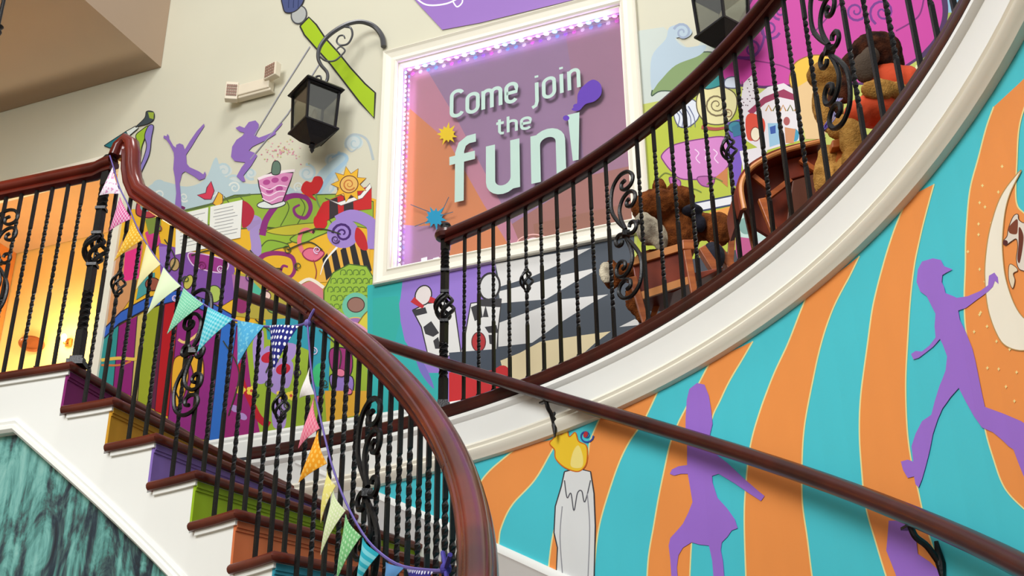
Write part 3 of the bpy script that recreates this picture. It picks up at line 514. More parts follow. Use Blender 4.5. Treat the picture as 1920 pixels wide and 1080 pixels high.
Q.spiral(1344, 198, 22, 2.2, 3, (120, 104, 70), 40); Q.spiral(1366, 215, 9, 1.4, 2.4, (150, 120, 80), 200); Q.stroke(E5([(310, 640), (380, 650), (440, 640)]), 7, (170, 70, 60), 4); Q.poly(E5([(460, 640), (500, 620), (510, 680), (470, 690)]), (40, 110, 140))

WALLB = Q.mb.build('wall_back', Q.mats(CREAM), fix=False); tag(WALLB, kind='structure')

# baseboard of the mural wall
f = MB()
for u0, u1 in ((DOOR[1]+.07, WX1),):
    fr = [(wallpt(u, LZ, 0), -WN*-1, Vector((0,0,1))) for u in (u0, u1)]
    f.sweep([(p, WN, z) for p, o, z in fr], [(.001, .0), (.024, .0), (.024, .345), (.016, .36), (.02, .375), (.01, .395), (.001, .4)])
f.build('baseboard_back', WHITE)['kind'] = 'structure'
# soffit of the lowered landing ceiling
SZ = 6.92; ua = on_wall(303, 122)[0]
def atz(px, py, z): r = ray(px, py); return EYE + r*((z-EYE.z)/r.z)
pa = atz(303, 122, SZ); pb = atz(165, 0, SZ); dd = (pb - pa).normalized()
c0 = wallpt(on_wall(303, 122)[0], SZ, .003); c1 = c0 + dd*7.0; c2 = c1 - WU*3.0; c3 = c0 - WU*3.0
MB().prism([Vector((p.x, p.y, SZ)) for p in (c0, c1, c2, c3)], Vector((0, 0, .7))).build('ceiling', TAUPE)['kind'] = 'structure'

MB().box((-5.55, 3.2, 3.8), (.1, 13, 7.6)).build('wall_left', CREAM)['kind'] = 'structure'
# yellow room behind the left opening
u0, u1 = -5.1, DOOR[1]; dep = 1.35
YR = [wallpt(u0, 0, -.12), wallpt(u1+.35, 0, -.12), wallpt(u1+.35, 0, -dep), wallpt(u0, 0, -dep)]
OCH = mat('yellow_room_paint', (246, 212, 124), .7, vary=.10, scale=2.5, c2=(246, 218, 136)); OCR = mat('orange_room_paint', (226, 146, 72), .7, vary=.08)
f = MB(); f.box(wallpt((u0+u1)/2+.17, LZ+1.5, -dep-.05), (u1-u0+.8, .1, 3.2), (WU, WN, Vector((0,0,1)))); yb = f.build('wall_yellow_room_back', OCH); yb['kind'] = 'structure'
f = MB(); f.box(wallpt(u1+.42, LZ+1.5, -dep/2-.06), (.1, dep-.14, 3.2), (WU, WN, Vector((0,0,1)))); f.build('wall_yellow_room_right', OCR)['kind'] = 'structure'
f = MB(); f.box(wallpt(u0-.05, LZ+1.5, -dep/2-.06), (.1, dep-.14, 3.2), (WU, WN, Vector((0,0,1)))); f.build('wall_yellow_room_left', OCR)['kind'] = 'structure'
f = MB(); f.box(wallpt((u0+u1)/2+.17, LZ+3.02, -dep/2-.06), (u1-u0+.4, dep-.14, .08), (WU, WN, Vector((0,0,1)))); f.build('ceiling', mat('yellow_room_ceiling', (190, 150, 104), .8))['kind'] = 'structure'
f = MB(); f.box(wallpt((u0+u1)/2+.17, LZ-.05, -dep/2-.12), (u1-u0+.4, dep, .1), (WU, WN, Vector((0,0,1)))); f.build('floor', CARPET)['kind'] = 'structure'
# casing round the opening
f = MB(); f.box(wallpt(u1+.03, LZ+1.29, .008), (.075, .03, 2.58), (WU, WN, Vector((0,0,1)))); f.box(wallpt(u1-.012, LZ+1.29, -.055), (.022, .13, 2.58), (WU, WN, Vector((0,0,1))))
f.box(wallpt((u0+u1)/2+.03, DOOR[3]+.035, .008), (u1-u0, .03, .08), (WU, WN, Vector((0,0,1))))
f.build('door_1', CASING)['kind'] = 'structure'

# ------------------------------------------------------------------ staircase
NS = 13
TREADM = mat('tread_wood', (104, 42, 26), .34, scale=5, coat=.1, spec=.4, c2=(78, 28, 18))
stair = thing('staircase', 'white curved staircase with mahogany treads and a different bright colour on each riser', 'staircase')
RIS = [(132, 26, 106), (206, 150, 36), (136, 108, 186), (150, 184, 30), (214, 118, 70), (50, 150, 172), (200, 40, 60), (132, 26, 106), (206, 150, 36), (136, 108, 186), (150, 184, 30), (214, 118, 70), (50, 150, 172)]
def radial(th, r0, r1, z): return pol(th, r0, z), pol(th, r1, z)
def wedge(mb, th0, th1, r0, r1, z0, z1, n=3):
    """block between two angles and two radii"""
    rings = []
    for i in range(n+1):
        a = th0+(th1-th0)*i/n; rings.append([pol(a, r0, z0), pol(a, r1, z0), pol(a, r1, z1), pol(a, r0, z1)])
    return mb.loft(rings)
NOSE = [(-.0, -.012), (.007, 0), (0, .0), ]
for i in range(NS):
    th = T0 - STEP*i; z = LZ - RISE*i; over = 0.9
    # tread with a rounded front and side nosing, cove moulding below it
    f = MB()
    far = th + STEP + .3 if i else th + 9
    r_far = R_OUT - .021
    n = 4; rings = []
    sec = [(0, 0), (-.008, -.008), (-.011, -.017), (-.008, -.027), (0, -.034)]
    def ring(a, nose):
        rin = 2.535
        out = [pol(a, rin - dx*(-1) if False else rin + dx, z + dz) for dx, dz in sec]
        return out + [pol(a, r_far, z - .034), pol(a, r_far, z)]
    rings.append([pol(th - .15, 2.56, z-.010), pol(th-.15, 2.545, z-.012), pol(th-.18, 2.538, z-.017), pol(th-.15, 2.545, z-.022), pol(th-.15, 2.56, z-.024), pol(th-.15, r_far, z-.024), pol(th-.15, r_far, z-.010)])
    for k in range(n+1): rings.append(ring(th + .05 + (far-th-.05)*k/n, 0))
    f.loft(rings); tread_ = f.build('tread', TREADM, stair, smooth=True)
    f = MB(); wedge(f, th+.45, far-.4, 2.548, r_far, z-.052, z-.034, 3)
    f.build('tread_moulding', WHITE, tread_)
    f = MB(); wedge(f, th+over-.3, th+over-.02, 2.557, r_far, z-RISE, z-.034, 1)
    riser_ = f.build('riser', paint(RIS[i]), stair); riser_['label'] = ['magenta', 'ochre', 'lavender', 'lime green', 'orange', 'turquoise', 'red'][i if i < 7 else i-7] + ' painted riser'
    f = MB(); wedge(f, th+over-.5, th+over-.3, 2.558, r_far, z-.06, z-.036, 1); wedge(f, th+over-.4, th+over-.3, 2.558, r_far, z-.072, z-.06, 1); f.build('riser_moulding', paint(tuple(int(v*.93) for v in RIS[i])), riser_)
# landing edge board (straight part of the inner line)
f = MB(); rings = []
for a in (T0+9, T0+50): rings.append([pol(a, 2.535+dx, LZ+dz) for dx, dz in sec] + [pol(a, 2.7, LZ-.034), pol(a, 2.7, LZ+.001)])
f.loft(rings); f.build('tread', TREADM, stair, smooth=True)
# open stringer: white curved face stepped on top, sloping bottom edge
def zbot(a): return min(nosez(a) - .45, LZ - .25)
f = MB(); aa = []
for i in range(NS):
    th = T0 - STEP*i + .9; aa.append((th - STEP, th, LZ - RISE*(i+1) - .033))
aa = [(T0+.9, T0+5.7, LZ-.033), (T0+5.7, T0+50, LZ-.033)] + aa
for a0, a1, zt in aa:
    n = 4 if a1 - a0 < 10 else 2
    for k in range(n):
        b0, b1 = a0+(a1-a0)*k/n, a0+(a1-a0)*(k+1)/n
        f.loft([[pol(b, 2.56, zbot(b)), pol(b, 2.6, zbot(b)), pol(b, 2.6, zt), pol(b, 2.56, zt)] for b in (b0, b1)])
f.build('stringer', WHITE, stair)
f = MB(); fr = []
for a in [T0-70+k*2.4 for k in range(32)] + [T0+5.7, T0+50]:
    fr.append((pol(a, 2.56, zbot(a)), outd(a), Vector((0,0,1))))
fr.sort(key=lambda t: -math.atan2(t[0].y-CY, t[0].x-CX) if False else 0)
f.sweep(fr, [(.03, .035), (-.006, .035), (-.012, .02), (-.008, .008), (-.02, .0), (-.022, -.018), (-.01, -.03), (.03, -.03)])
f.build('stringer_moulding', WHITE, stair, smooth=True)
# painted wall under the stringer
def cliff():
    M = bpy.data.materials.new('painted_cliff'); M.use_nodes = True; nt = M.node_tree; b = nt.nodes['Principled BSDF']; b.inputs['Roughness'].default_value = .6
    tc = nt.nodes.new('ShaderNodeTexCoord'); mp = nt.nodes.new('ShaderNodeMapping'); mp.inputs['Scale'].default_value = (5, 5, 1.9); mp.inputs['Rotation'].default_value = (0, .25, .2)
    nt.links.new(tc.outputs['Object'], mp.inputs[0])
    n1 = nt.nodes.new('ShaderNodeTexNoise'); n1.inputs['Scale'].default_value = 1.5; n1.inputs['Detail'].default_value = 8; n1.inputs['Roughness'].default_value = .68; n1.inputs['Distortion'].default_value = 1.3
    nt.links.new(mp.outputs[0], n1.inputs[0])
    mp2 = nt.nodes.new('ShaderNodeMapping'); mp2.inputs['Scale'].default_value = (26, 26, 1.6); nt.links.new(tc.outputs['Object'], mp2.inputs[0])
    n2 = nt.nodes.new('ShaderNodeTexNoise'); n2.inputs['Scale'].default_value = 1.2; n2.inputs['Detail'].default_value = 6; nt.links.new(mp2.outputs[0], n2.inputs[0])
    sx = nt.nodes.new('ShaderNodeSeparateXYZ'); nt.links.new(tc.outputs['Object'], sx.inputs[0])
    ad = nt.nodes.new('ShaderNodeMath'); ad.operation = 'MULTIPLY_ADD'; ad.inputs[1].default_value = .45; nt.links.new(n2.outputs[0], ad.inputs[0])
    ad2 = nt.nodes.new('ShaderNodeMath'); ad2.operation = 'MULTIPLY'; ad2.inputs[1].default_value = .72; nt.links.new(n1.outputs[0], ad2.inputs[0]); nt.links.new(ad2.outputs[0], ad.inputs[2])
    r = nt.nodes.new('ShaderNodeValToRGB'); e = r.color_ramp.elements
    e[0].position = .44; e[0].color = lin((14, 24, 36)); e[1].position = .78; e[1].color = lin((150, 200, 190))
    for p, c in ((.50, (24, 44, 58)), (.545, (60, 86, 86)), (.585, (70, 128, 122)), (.66, (110, 172, 164))): x = e.new(p); x.color = lin(c)
    nt.links.new(ad.outputs[0], r.inputs[0]); nt.links.new(r.outputs[0], b.inputs['Base Color']); return M
f = MB(); rings = [[pol(a, 2.585, 0), pol(a, 2.63, 0), pol(a, 2.63, zbot(a)-.001), pol(a, 2.585, zbot(a)-.001)] for a in [T0-70+k*2.4 for k in range(32)] + [T0+5.7, T0+50]]
f.loft(rings); f.build('wall_stair_side', cliff())['kind'] = 'structure'

# ------------------------------------------------------------------ railings
_rp = [(-.012, -.046), (-.023, -.043), (-.027, -.034), (-.023, -.026), (-.019, -.020), (-.030, -.016), (-.040, -.008), (-.043, .004), (-.039, .015), (-.034, .018), (-.033, .024), (-.024, .034), (-.012, .040)]
RP = _rp + [(0, .041)] + [(-x, z) for x, z in _rp[::-1]]
def smoothtube(mb, pts2, rad, o, tx, up=Vector((0,0,1)), w=.5):
    """forged scroll in the plane (tx, up) through o: a flat bar"""
    mb.tube([o + tx*x + up*z for x, z in pts2], rad, 6, ref=tx.cross(up), flat=w)
def twistbar(mb, base, z0, z1, w, yaw=0, turns=2.5, seg=22):
    rings = []
    for k in range(seg+1):
        a = yaw + 2*PI*turns*k/seg/1.0; z = z0+(z1-z0)*k/seg
        rings.append([base + Vector((math.cos(a+PI/4+PI/2*q)*w*.72, math.sin(a+PI/4+PI/2*q)*w*.72, z)) for q in range(4)])
    mb.loft(rings)
def bar(mb, base, z0, z1, w, yaw=0, w1=None):
    w1 = w1 or w
    mb.loft([[base + Vector((math.cos(yaw+PI/4+PI/2*q)*ww*.707, math.sin(yaw+PI/4+PI/2*q)*ww*.707, z)) for q in range(4)] for z, ww in ((z0, w), (z1, w1))])
def basket(mb, base, zc, h, r, w=.006, wires=4, turn=.55):
    for k in range(wires):
        pts = []
        for i in range(15):
            t = i/14; rr = max(math.sin(PI*t)**.75*r, .003); a = 2*PI*k/wires + turn*2*PI*t
            pts.append(base + Vector((math.cos(a)*rr, math.sin(a)*rr, zc - h/2 + h*t)))
        mb.tube(pts, w, 6)
    for s in (-1, 1): mb.ball(base + Vector((0, 0, zc+s*h/2)), (.013, .013, .010), 8, 6)
def baluster(parent, p, h, yaw, kind, w=.0135):
    f = MB(); o = Vector((0, 0, 0))
    if kind == 'plain_twist':
        bar(f, o, 0, h*.40, w, yaw); twistbar(f, o, h*.40, h*.78, w, yaw, 3); bar(f, o, h*.78, h, w, yaw)
    elif kind == 'double_twist':
        bar(f, o, 0, h*.16, w, yaw); twistbar(f, o, h*.16, h*.42, w, yaw, 2, 16); bar(f, o, h*.42, h*.60, w, yaw); twistbar(f, o, h*.60, h*.86, w, yaw, 2, 16); bar(f, o, h*.86, h, w, yaw)
    elif kind == 'plain': bar(f, o, 0, h, w, yaw)
    elif kind == 'basket':
        c = h*.56; bar(f, o, 0, h*.30, w, yaw); twistbar(f, o, h*.30, c-.055, w, yaw, 1.2, 10); f.tube([Vector((0, 0, c-.06)), Vector((0, 0, c+.06))], .0022, 6); twistbar(f, o, c+.055, h*.82, w, yaw, 1.2, 10); bar(f, o, h*.82, h, w, yaw)
    bar(f, o, 0, .016, w*1.7, yaw, w*1.2)
    b = f.build('baluster', IRON, parent); b.location = p
    if kind == 'basket':
        g = MB(); basket(g, o, c, .11, .030); g.build('basket', IRON, b, smooth=True)
    return b
def scroll_panel(parent, p, tx, s=1.0, flip=1, name='scroll'):
    """pair of point-symmetric forged S scrolls tied by a collar"""
    A = [(0, .02), (-.03, .07), (-.055, .13), (-.058, .19), (-.045, .245), (-.012, .275), (.025, .268), (.045, .235), (.036, .205), (.012, .196), (-.006, .208), (-.006, .232), (.010, .238)]
    B = [(.0, .02), (-.016, .07), (-.022, .12), (-.006, .16), (.022, .175), (.046, .160), (.050, .130), (.034, .108), (.014, .116), (.012, .136), (.024, .144)]
    Cc = [(0, .0), (-.03, .012), (-.046, -.004), (-.040, -.030), (-.022, -.034), (-.016, -.020)]
    f = MB()
    for L in (A, B, Cc):
        for sg in (1, -1):
            pts = cr([(x*s*sg*flip*1.35, z*s*sg) for x, z in L], n=5)
            smoothtube(f, pts, .0085*s, Vector((0,0,0)), tx, w=1.0)
    f.box((0, 0, 0), (.03*s, .03*s, .022*s))
    b = f.build(name, IRON, parent, smooth=True); b.location = p; return b
def newel(parent, p, h, yaw, s=1.0):
    f = MB(); o = Vector((0, 0, 0)); w = .036*s; c = h*.54
    bar(f, o, .03, h*.16, w, yaw); twistbar(f, o, h*.16, h*.34, w*.95, yaw, 1.6, 24); bar(f, o, h*.34, c-.085, w*.9, yaw)
    f.tube([Vector((0, 0, c-.09)), Vector((0, 0, c+.09))], .004, 6); bar(f, o, c+.085, h*.74, w*.9, yaw); twistbar(f, o, h*.74, h*.86, w*.95, yaw, 1.2, 18); bar(f, o, h*.86, h, w, yaw)
    for z in (.03, c-.08, c+.08, h*.74): f.box((0, 0, z), (w*1.25, w*1.25, .014))
    f.box((0, 0, .012), (w*2.0, w*2.0, .024)); f.box((0, 0, .032), (w*1.5, w*1.5, .018))
    f.lathe((0, 0, h-.03), [(w*.75, 0), (w*.85, .01), (w*.75, .02), (w*.85, .03), (w*.7, .04)], 12)
    b = f.build('newel_post', IRON, parent); b.location = p
    g = MB(); basket(g, o, c, .15, .050*s, .010, 5, .5); g.ball((0, 0, c), .014, 8, 6); g.build('basket', IRON, b, smooth=True); return b

# lower rail, following the stair
RL = 2.59
low = thing('stair_railing', 'curved railing of the lower flight, polished mahogany handrail on black twisted balusters, hung with bunting', 'railing')
HC = .96
def railz(a): return nosez(a) + HC
fr = [(pol(a, RL, railz(a)), outd(a), Vector((0, 0, 1))) for a in [-2+i*1.5 for i in range(46)]]
for a, z in ((67.9, railz(67.9)+.005), (68.7, LZ+.90), (69.15, LZ+.97), (69.35, LZ+1.04), (69.7, LZ+1.10), (70.3, LZ+1.125), (70.9, LZ+1.10), (71.2, LZ+1.05)):
    fr.append((pol(a, RL, z), outd(a), Vector((0, 0, 1))))
for i in range(len(fr)):
    a, b = fr[max(0, i-1)][0], fr[min(len(fr)-1, i+1)][0]; t = (b-a).normalized(); o = fr[i][1]; fr[i] = (fr[i][0], o, (t.cross(o)*-1).normalized() if t.cross(o).z < 0 else t.cross(o).normalized())
f = MB(); f.sweep(fr, RP); f.build('handrail', MAHO, low, smooth=True)
for a in (42.2, 12.6):
    f = MB(); f.sweep([(pol(a+d, RL, railz(a+d)), outd(a), Vector((0, 0, 1))) for d in (-.13, 0, .13)], [(x*1.05, z*1.05) for x, z in RP]); f.build('joint_ring', MAHO2, low)
k = 0; kinds = ['plain_twist', 'double_twist']
for i in range(-0, NS-1):
    th = T0 - STEP*i
    for q, da in enumerate((1.0, 2.9, 4.8)):
        if i == 0: continue
        a = th + da; z = LZ - RISE*i; k += 1; kd = kinds[k % 2]
        if i == 1 and q == 1: kd = 'basket'
        if i == 5 and q == 1: kd = 'basket'
        if abs(a-57.9) < .9: kd = 'plain'
        baluster(low, pol(a, RL+.012, z), railz(a) - .035 - z, D(a), kd)
def tang(a): a = min(a, T0); return Vector((-math.sin(D(a)), math.cos(D(a)), 0))
scroll_panel(low, pol(58.3, RL+.0, nosez(58.3)+.42), tang(58.3), 1.0, 1)
scroll_panel(low, pol(31.8, RL+.0, nosez(31.8)+.48), tang(31.8)*-1, 1.15, 1)

# landing railing
land = thing('stair_railing', 'straight railing on the left landing edge before the yellow room', 'railing')
f = MB(); fr = [(pol(a, RL, LZ+1.0), outd(a), Vector((0, 0, 1))) for a in (T0+1.8, T0+50)]
fr = [(pol(T0-.2, RL, LZ+1.02), outd(T0), Vector((0, 0, 1))), (pol(T0+.8, RL, LZ+1.015), outd(T0), Vector((0, 0, 1)))] + fr
f.sweep(fr, RP); f.build('handrail', MAHO, land, smooth=True)
newel(land, pol(T0+.4, RL, LZ), 1.05, D(T0), 1.0)
for j in range(12):
    a = T0 + 3.1 + j*1.95; baluster(land, pol(a, RL, LZ), .965, D(T0), ['double_twist', 'plain_twist'][j % 2])
scroll_panel(land, pol(T0+12.2, RL, LZ+.60), tang(T0), 1.0, -1)

# balcony railing
bal = thing('balcony_railing', 'curved balcony railing sweeping up to the right, dark mahogany handrail on black balusters', 'railing')
RB = R_OUT
f = MB(); f.sweep([(pol(a, RB, LZ+.965), outd(a, RB), Vector((0, 0, 1))) for a in [-22+i*1.5 for i in range(50)] + [52.9]], RP); f.build('handrail', MAHO2, bal, smooth=True)
f = MB(); c = pol(53.1, RB, LZ+.975); f.tube([c + Vector((math.cos(t)*.028, math.sin(t)*.028, 0)) for t in [k*.6 for k in range(11)]], .03, 8); f.build('rail_scroll_end', MAHO2, bal, smooth=True)
f = MB(); f.sweep([(pol(a, RB, LZ), outd(a, RB), Vector((0, 0, 1))) for a in [-22+i*2 for i in range(47)]], [(-.034, -.03), (-.040, -.012), (-.034, .006), (-.026, .008), (-.026, .030), (-.018, .038), (.03, .038), (.03, -.03)]); f.build('shoe_rail', MAHO2, bal, smooth=True)
newel(bal, pol(53.1, RB, LZ+.03), 1.0, D(53.1), .95)
BA = [51.2, 49.8, 48.4, 46.9, 45.2, 43.7, 42.1, 40.4, 38.7, 37.1, 33.9, 32.2, 30.5, 29.0, 27.1, 25.1, 23.6, 21.9, 20.1, 18.3, 16.5, 12.9, 11.0, 9.1, 7.2, 5.4, 3.6, 1.8, 0, -1.8]
for j, a in enumerate(BA):
    kd = ['plain_twist', 'double_twist'][j % 2]
    if a in (45.2, 25.1): kd = 'basket'
    baluster(bal, pol(a, RB, LZ+.036), .965-.04-.036, D(a), kd)
scroll_panel(bal, pol(35.5, RB, LZ+.50), tang(35.5)*1, 1.1, -1)
scroll_panel(bal, pol(14.7, RB, LZ+.50), tang(14.7)*1, 1.1, -1)

# wall handrail on brackets
wr = thing('wall_handrail', 'dark mahogany handrail on iron brackets running down the striped wall', 'handrail')
RW = 3.80
def wz(a): return .69 + 1.5 + .0349*(a-5.3)
f = MB(); f.sweep([(pol(a, RW, wz(a)), outd(a, RW), Vector((0, 0, 1))) for a in [-12+i*2 for i in range(43)]], [(math.cos(t)*.028, math.sin(t)*.033) for t in [2*PI*k/12 for k in range(12)]]); f.build('rail', MAHO2, wr, smooth=True)
for a in (42.4, 12.2, 70.0):
    f = MB(); q = pol(a, RW, wz(a)); o = outd(a, RW); rr = R_OUT-.022-RW if wz(a) > LZ-.28 else R_OUT-RW
    if a > 60: rr = .10
    f.tube(cr([tuple(q+Vector((0,0,-.03))), tuple(q+o*.01+Vector((0,0,-.06))), tuple(q+o*(rr*.5)+Vector((0,0,-.085))), tuple(q+o*(rr-.012)+Vector((0,0,-.13)))]), .0095, 8)
    f.tube([q+o*(rr-.012)+Vector((0,0,-.07)), q+o*(rr-.01)+Vector((0,0,-.13)), q+o*(rr-.012)+Vector((0,0,-.185))], [.006, .014, .003], 8)
    f.box(q+Vector((0,0,-.031)), (.02, .07, .008), (o, tang(a), Vector((0,0,1))))
    if a < 60: f.build('bracket', IRON, wr, smooth=True)

# ------------------------------------------------------------------ window with painted glass, lettering and light strip
win = thing('window_1', None, None); win['kind'] = 'structure'
wl_, wr_, wb_, wt_ = WIN
ZV = Vector((0, 0, 1)); AX = (WU, WN, ZV)
f = MB()
CW = .10
def casing(u0, u1, z0, z1):   # mitred casing, moulded
    prof = [(0, 0), (0, .02), (.012, .03), (.02, .022), (.045, .018), (.06, .024), (.078, .03), (.092, .042), (CW, .036), (CW, 0)]
    cs = [((u0, z0), (-1, -1)), ((u1, z0), (1, -1)), ((u1, z1), (1, 1)), ((u0, z1), (-1, 1))]
    f.loft([[wallpt(c[0]+d[0]*a, c[1]+d[1]*a, b+.001) for a, b in prof] for c, d in cs], closed=True)
casing(wl_, wr_, wb_, wt_)
for u, z, du, dz in ((wl_-.004, (wb_+wt_)/2, .012, wt_-wb_), (wr_+.004, (wb_+wt_)/2, .012, wt_-wb_), ((wl_+wr_)/2, wb_-.004, wr_-wl_, .012), ((wl_+wr_)/2, wt_+.004, wr_-wl_, .012)): pass
# reveal lining
for u, z, du, dz in ((wl_+.006, (wb_+wt_)/2, .012, wt_-wb_), (wr_-.006, (wb_+wt_)/2, .012, wt_-wb_), ((wl_+wr_)/2, wb_+.006, wr_-wl_, .012), ((wl_+wr_)/2, wt_-.006, wr_-wl_, .012)): f.box(wallpt(u, z, -.055), (du, .11, dz), AX)
f.build('window_frame', CASING, win)
GL = bpy.data.materials.new('window_glass'); GL.use_nodes = True; nt = GL.node_tree; nt.nodes.remove(nt.nodes['Principled BSDF'])
tr = nt.nodes.new('ShaderNodeBsdfTransparent'); gl = nt.nodes.new('ShaderNodeBsdfGlossy'); gl.inputs['Roughness'].default_value = .02; fz = nt.nodes.new('ShaderNodeFresnel'); fz.inputs['IOR'].default_value = 1.4; mx = nt.nodes.new('ShaderNodeMixShader')
nt.links.new(fz.outputs[0], mx.inputs[0]); nt.links.new(tr.outputs[0], mx.inputs[1]); nt.links.new(gl.outputs[0], mx.inputs[2]); nt.links.new(mx.outputs[0], nt.nodes['Material Output'].inputs[0])
GD = .075
f = MB(); f.box(wallpt((wl_+wr_)/2, (wb_+wt_)/2, -GD), (wr_-wl_-.024, .006, wt_-wb_-.024), AX); f.build('pane', GL, win)
BD = .115
gmap = lambda x, y: on_wall(x, y, BD)
B = Painter(gmap, lambda u, z, off: wallpt(u, z, off-BD), .00003)
B.mb.cur = 0; b = len(B.mb.v); B.mb.v += [wallpt(u, z, -BD-o) for o in (0, .02) for u, z in ((wl_-.1, wb_-.1), (wr_+.15, wb_-.1), (wr_+.15, wt_+.2), (wl_-.1, wt_+.2))]
for fc in ((0,1,2,3), (7,6,5,4), (0,4,5,1), (1,5,6,2), (2,6,7,3), (3,7,4,0)): B.mb.f.append([b+i for i in fc]); B.mb.m.append(0)
B.poly([(700, 60), (800, 130), (860, 230), (960, 420), (1000, 520), (700, 580)], (206, 138, 160))
B.poly([(740, 180), (770, 205), (840, 265), (905, 380), (960, 470), (1010, 520), (740, 520)], (226, 140, 86))
B.poly([(735, 420), (790, 424), (842, 420), (850, 440), (838, 500), (735, 520)], (186, 140, 176))
B.poly([(960, 420), (1100, 330), (1230, 300), (1230, 480), (1000, 520)], (176, 118, 108)); B.poly([(1000, 420), (1230, 370), (1230, 480), (1010, 520)], (168, 112, 92))
B.poly([(1060, 60), (1220, 0), (1230, 300), (1100, 330)], (172, 126, 152))
B.mb.build('painted_backing', B.mats(paint((164, 128, 164))), win, fix=False)
# lettering, splats and a painted reflection on the glass, in wall coordinates: glyphs as rounded strokes
def arcp(cx, cy, rx, ry, a0, a1, n=10): return [(cx+rx*math.cos(D(a0+(a1-a0)*i/n)), cy+ry*math.sin(D(a0+(a1-a0)*i/n))) for i in range(n+1)]
GLY = {
 'C': (.40, [arcp(.2, .80, .17, .17, 20, 180) + arcp(.2, .2, .17, .17, 180, 340)]),
 'o': (.40, [arcp(.2, .55, .16, .15, 0, 180) + arcp(.2, .19, .16, .17, 180, 360) + [(.36, .55)]]),
 'm': (.62, [[(.05, 0), (.05, .70)], [(.05, .5)] + arcp(.18, .54, .13, .14, 180, 0, 8) + [(.31, 0)], arcp(.44, .54, .13, .14, 180, 0, 8) + [(.57, 0)]]),
 'e': (.40, [[(.05, .36), (.35, .36), (.35, .52)] + arcp(.2, .54, .15, .15, 0, 180)[1:] + arcp(.2, .19, .15, .17, 180, 330)]),
 'j': (.18, [[(.12, .70), (.12, .0), (.08, -.14), (-.03, -.18)], [(.12, .88), (.12, .96)]]),
 'i': (.14, [[(.07, 0), (.07, .70)], [(.07, .88), (.07, .96)]]),
 'n': (.38, [[(.05, 0), (.05, .70)], [(.05, .5)] + arcp(.19, .54, .14, .15, 180, 0, 10) + [(.33, 0)]]),
 't': (.28, [[(.11, .92), (.11, .14), (.16, .03), (.26, .02)], [(0, .68), (.26, .68)]]),
 'h': (.38, [[(.05, 0), (.05, 1.0)], [(.05, .5)] + arcp(.19, .54, .14, .15, 180, 0, 10) + [(.33, 0)]]),
 'f': (.30, [[(.12, 0), (.12, .74), (.15, .85), (.22, .90), (.31, .90)], [(0, .64), (.30, .64)]]),
 'u': (.38, [[(.05, .72), (.05, .18)] + arcp(.19, .18, .14, .16, 180, 360, 10)[1:] + [(.33, .72)], [(.33, .72), (.33, .0)]]),
}
def word(word_, px0, py0, px1, py1, capz, w, gap=.075):
    """baseline from pixel 0 to pixel 1 measured in the photograph, cap height in metres"""
    a = on_wall(px0, py0, GD); b = on_wall(px1, py1, GD); tot = sum(GLY[c][0] for c in word_) + gap*(len(word_)-1)
    sx = (b[0]-a[0])/tot; x = 0; sz = capz
    for c in word_:
        for st in GLY[c][1]:
            pts = [(a[0] + (x+px)*sx, a[1] + (b[1]-a[1])*((x+px)/tot) + pz*sz) for px, pz in st]
            TX.stroke(pts, w, (184, 210, 198), smooth=False)
        x += GLY[c][0] + gap
TX = Painter(lambda a, b: (a, b), lambda u, z, off: wallpt(u, z, off-GD+.0035), .00002)
word('Come', 845, 222, 972, 189, .2, .026); word('join', 1000, 193, 1089, 163, .2, .024, .11); word('the', 931, 253, 998, 240, .115, .019)
word('fun', 842, 383, 1062, 330, .475, .060, .13)
a = on_wall(1078, 332, GD)
TX.raw([(a[0]-.008, a[1]+.11), (a[0]+.028, a[1]+.11), (a[0]+.045, a[1]+.44), (a[0]-.03, a[1]+.44)], (184, 210, 198)); TX.raw([(a[0]-.022, a[1]), (a[0]+.028, a[1]), (a[0]+.03, a[1]+.05), (a[0]-.022, a[1]+.05)], (184, 210, 198))
for px, w_ in ((790, 13), (812, 12)):
    q = on_wall(px, 494, GD); TX.raw([(q[0], q[1]), (q[0]+.04, q[1]+.002), (q[0]+.04, q[1]+.035), (q[0], q[1]+.033)], (226, 226, 232))
TX.mb.build('lettering', [paint((184, 210, 198))] + [paint(c) for c in TX.cols], win, fix=False)
SPM = Painter(lambda x, y: on_wall(x, y, GD), lambda u, z, off: wallpt(u, z, off-GD+.0038), .00002)
def splat(x, y, r, c, spikes=11, long_=1.9, seed=1):
    rnd = random.Random(seed); pts = []
    for k in range(spikes*2):
        a = 2*PI*k/(spikes*2); rr = r*(rnd.uniform(1.15, long_) if k % 2 else rnd.uniform(.75, .95)); pts.append((x+math.cos(a)*rr, y+math.sin(a)*rr))
    SPM.poly(pts, c); SPM.ell(x, y, r*.95, r*.9, c)
splat(839, 252, 13, (214, 182, 30), seed=3); splat(816, 408, 14, (20, 140, 178), seed=5)
for p in ([(828, 400), (842, 370)], [(806, 398), (770, 384)], [(805, 415), (778, 425)], [(826, 405), (850, 398)]): SPM.stroke(p, 1.4, (60, 90, 110), smooth=False)
SPM.poly([(1082, 196), (1084, 176), (1096, 160), (1112, 150), (1126, 158), (1128, 176), (1116, 190), (1098, 196), (1086, 208), (1072, 206)], (92, 52, 168), smooth=True); SPM.ell(1082, 200, 7, 5, (92, 52, 168)); SPM.ell(1062, 222, 6, 5, (92, 52, 168)); SPM.ell(1094, 166, 4, 3, (92, 52, 168))
SPM.stroke([(968, 462), (975, 448), (1000, 440), (1026, 446), (1034, 458)], 2, (226, 176, 170)); SPM.stroke([(978, 458), (1000, 448), (1024, 454)], 4, (220, 200, 206))  # faint arcs: reflected lettering painted onto the pane
SPM.mb.build('paint_splat', [paint((214, 182, 30))] + [paint(c) for c in SPM.cols], win, fix=False)
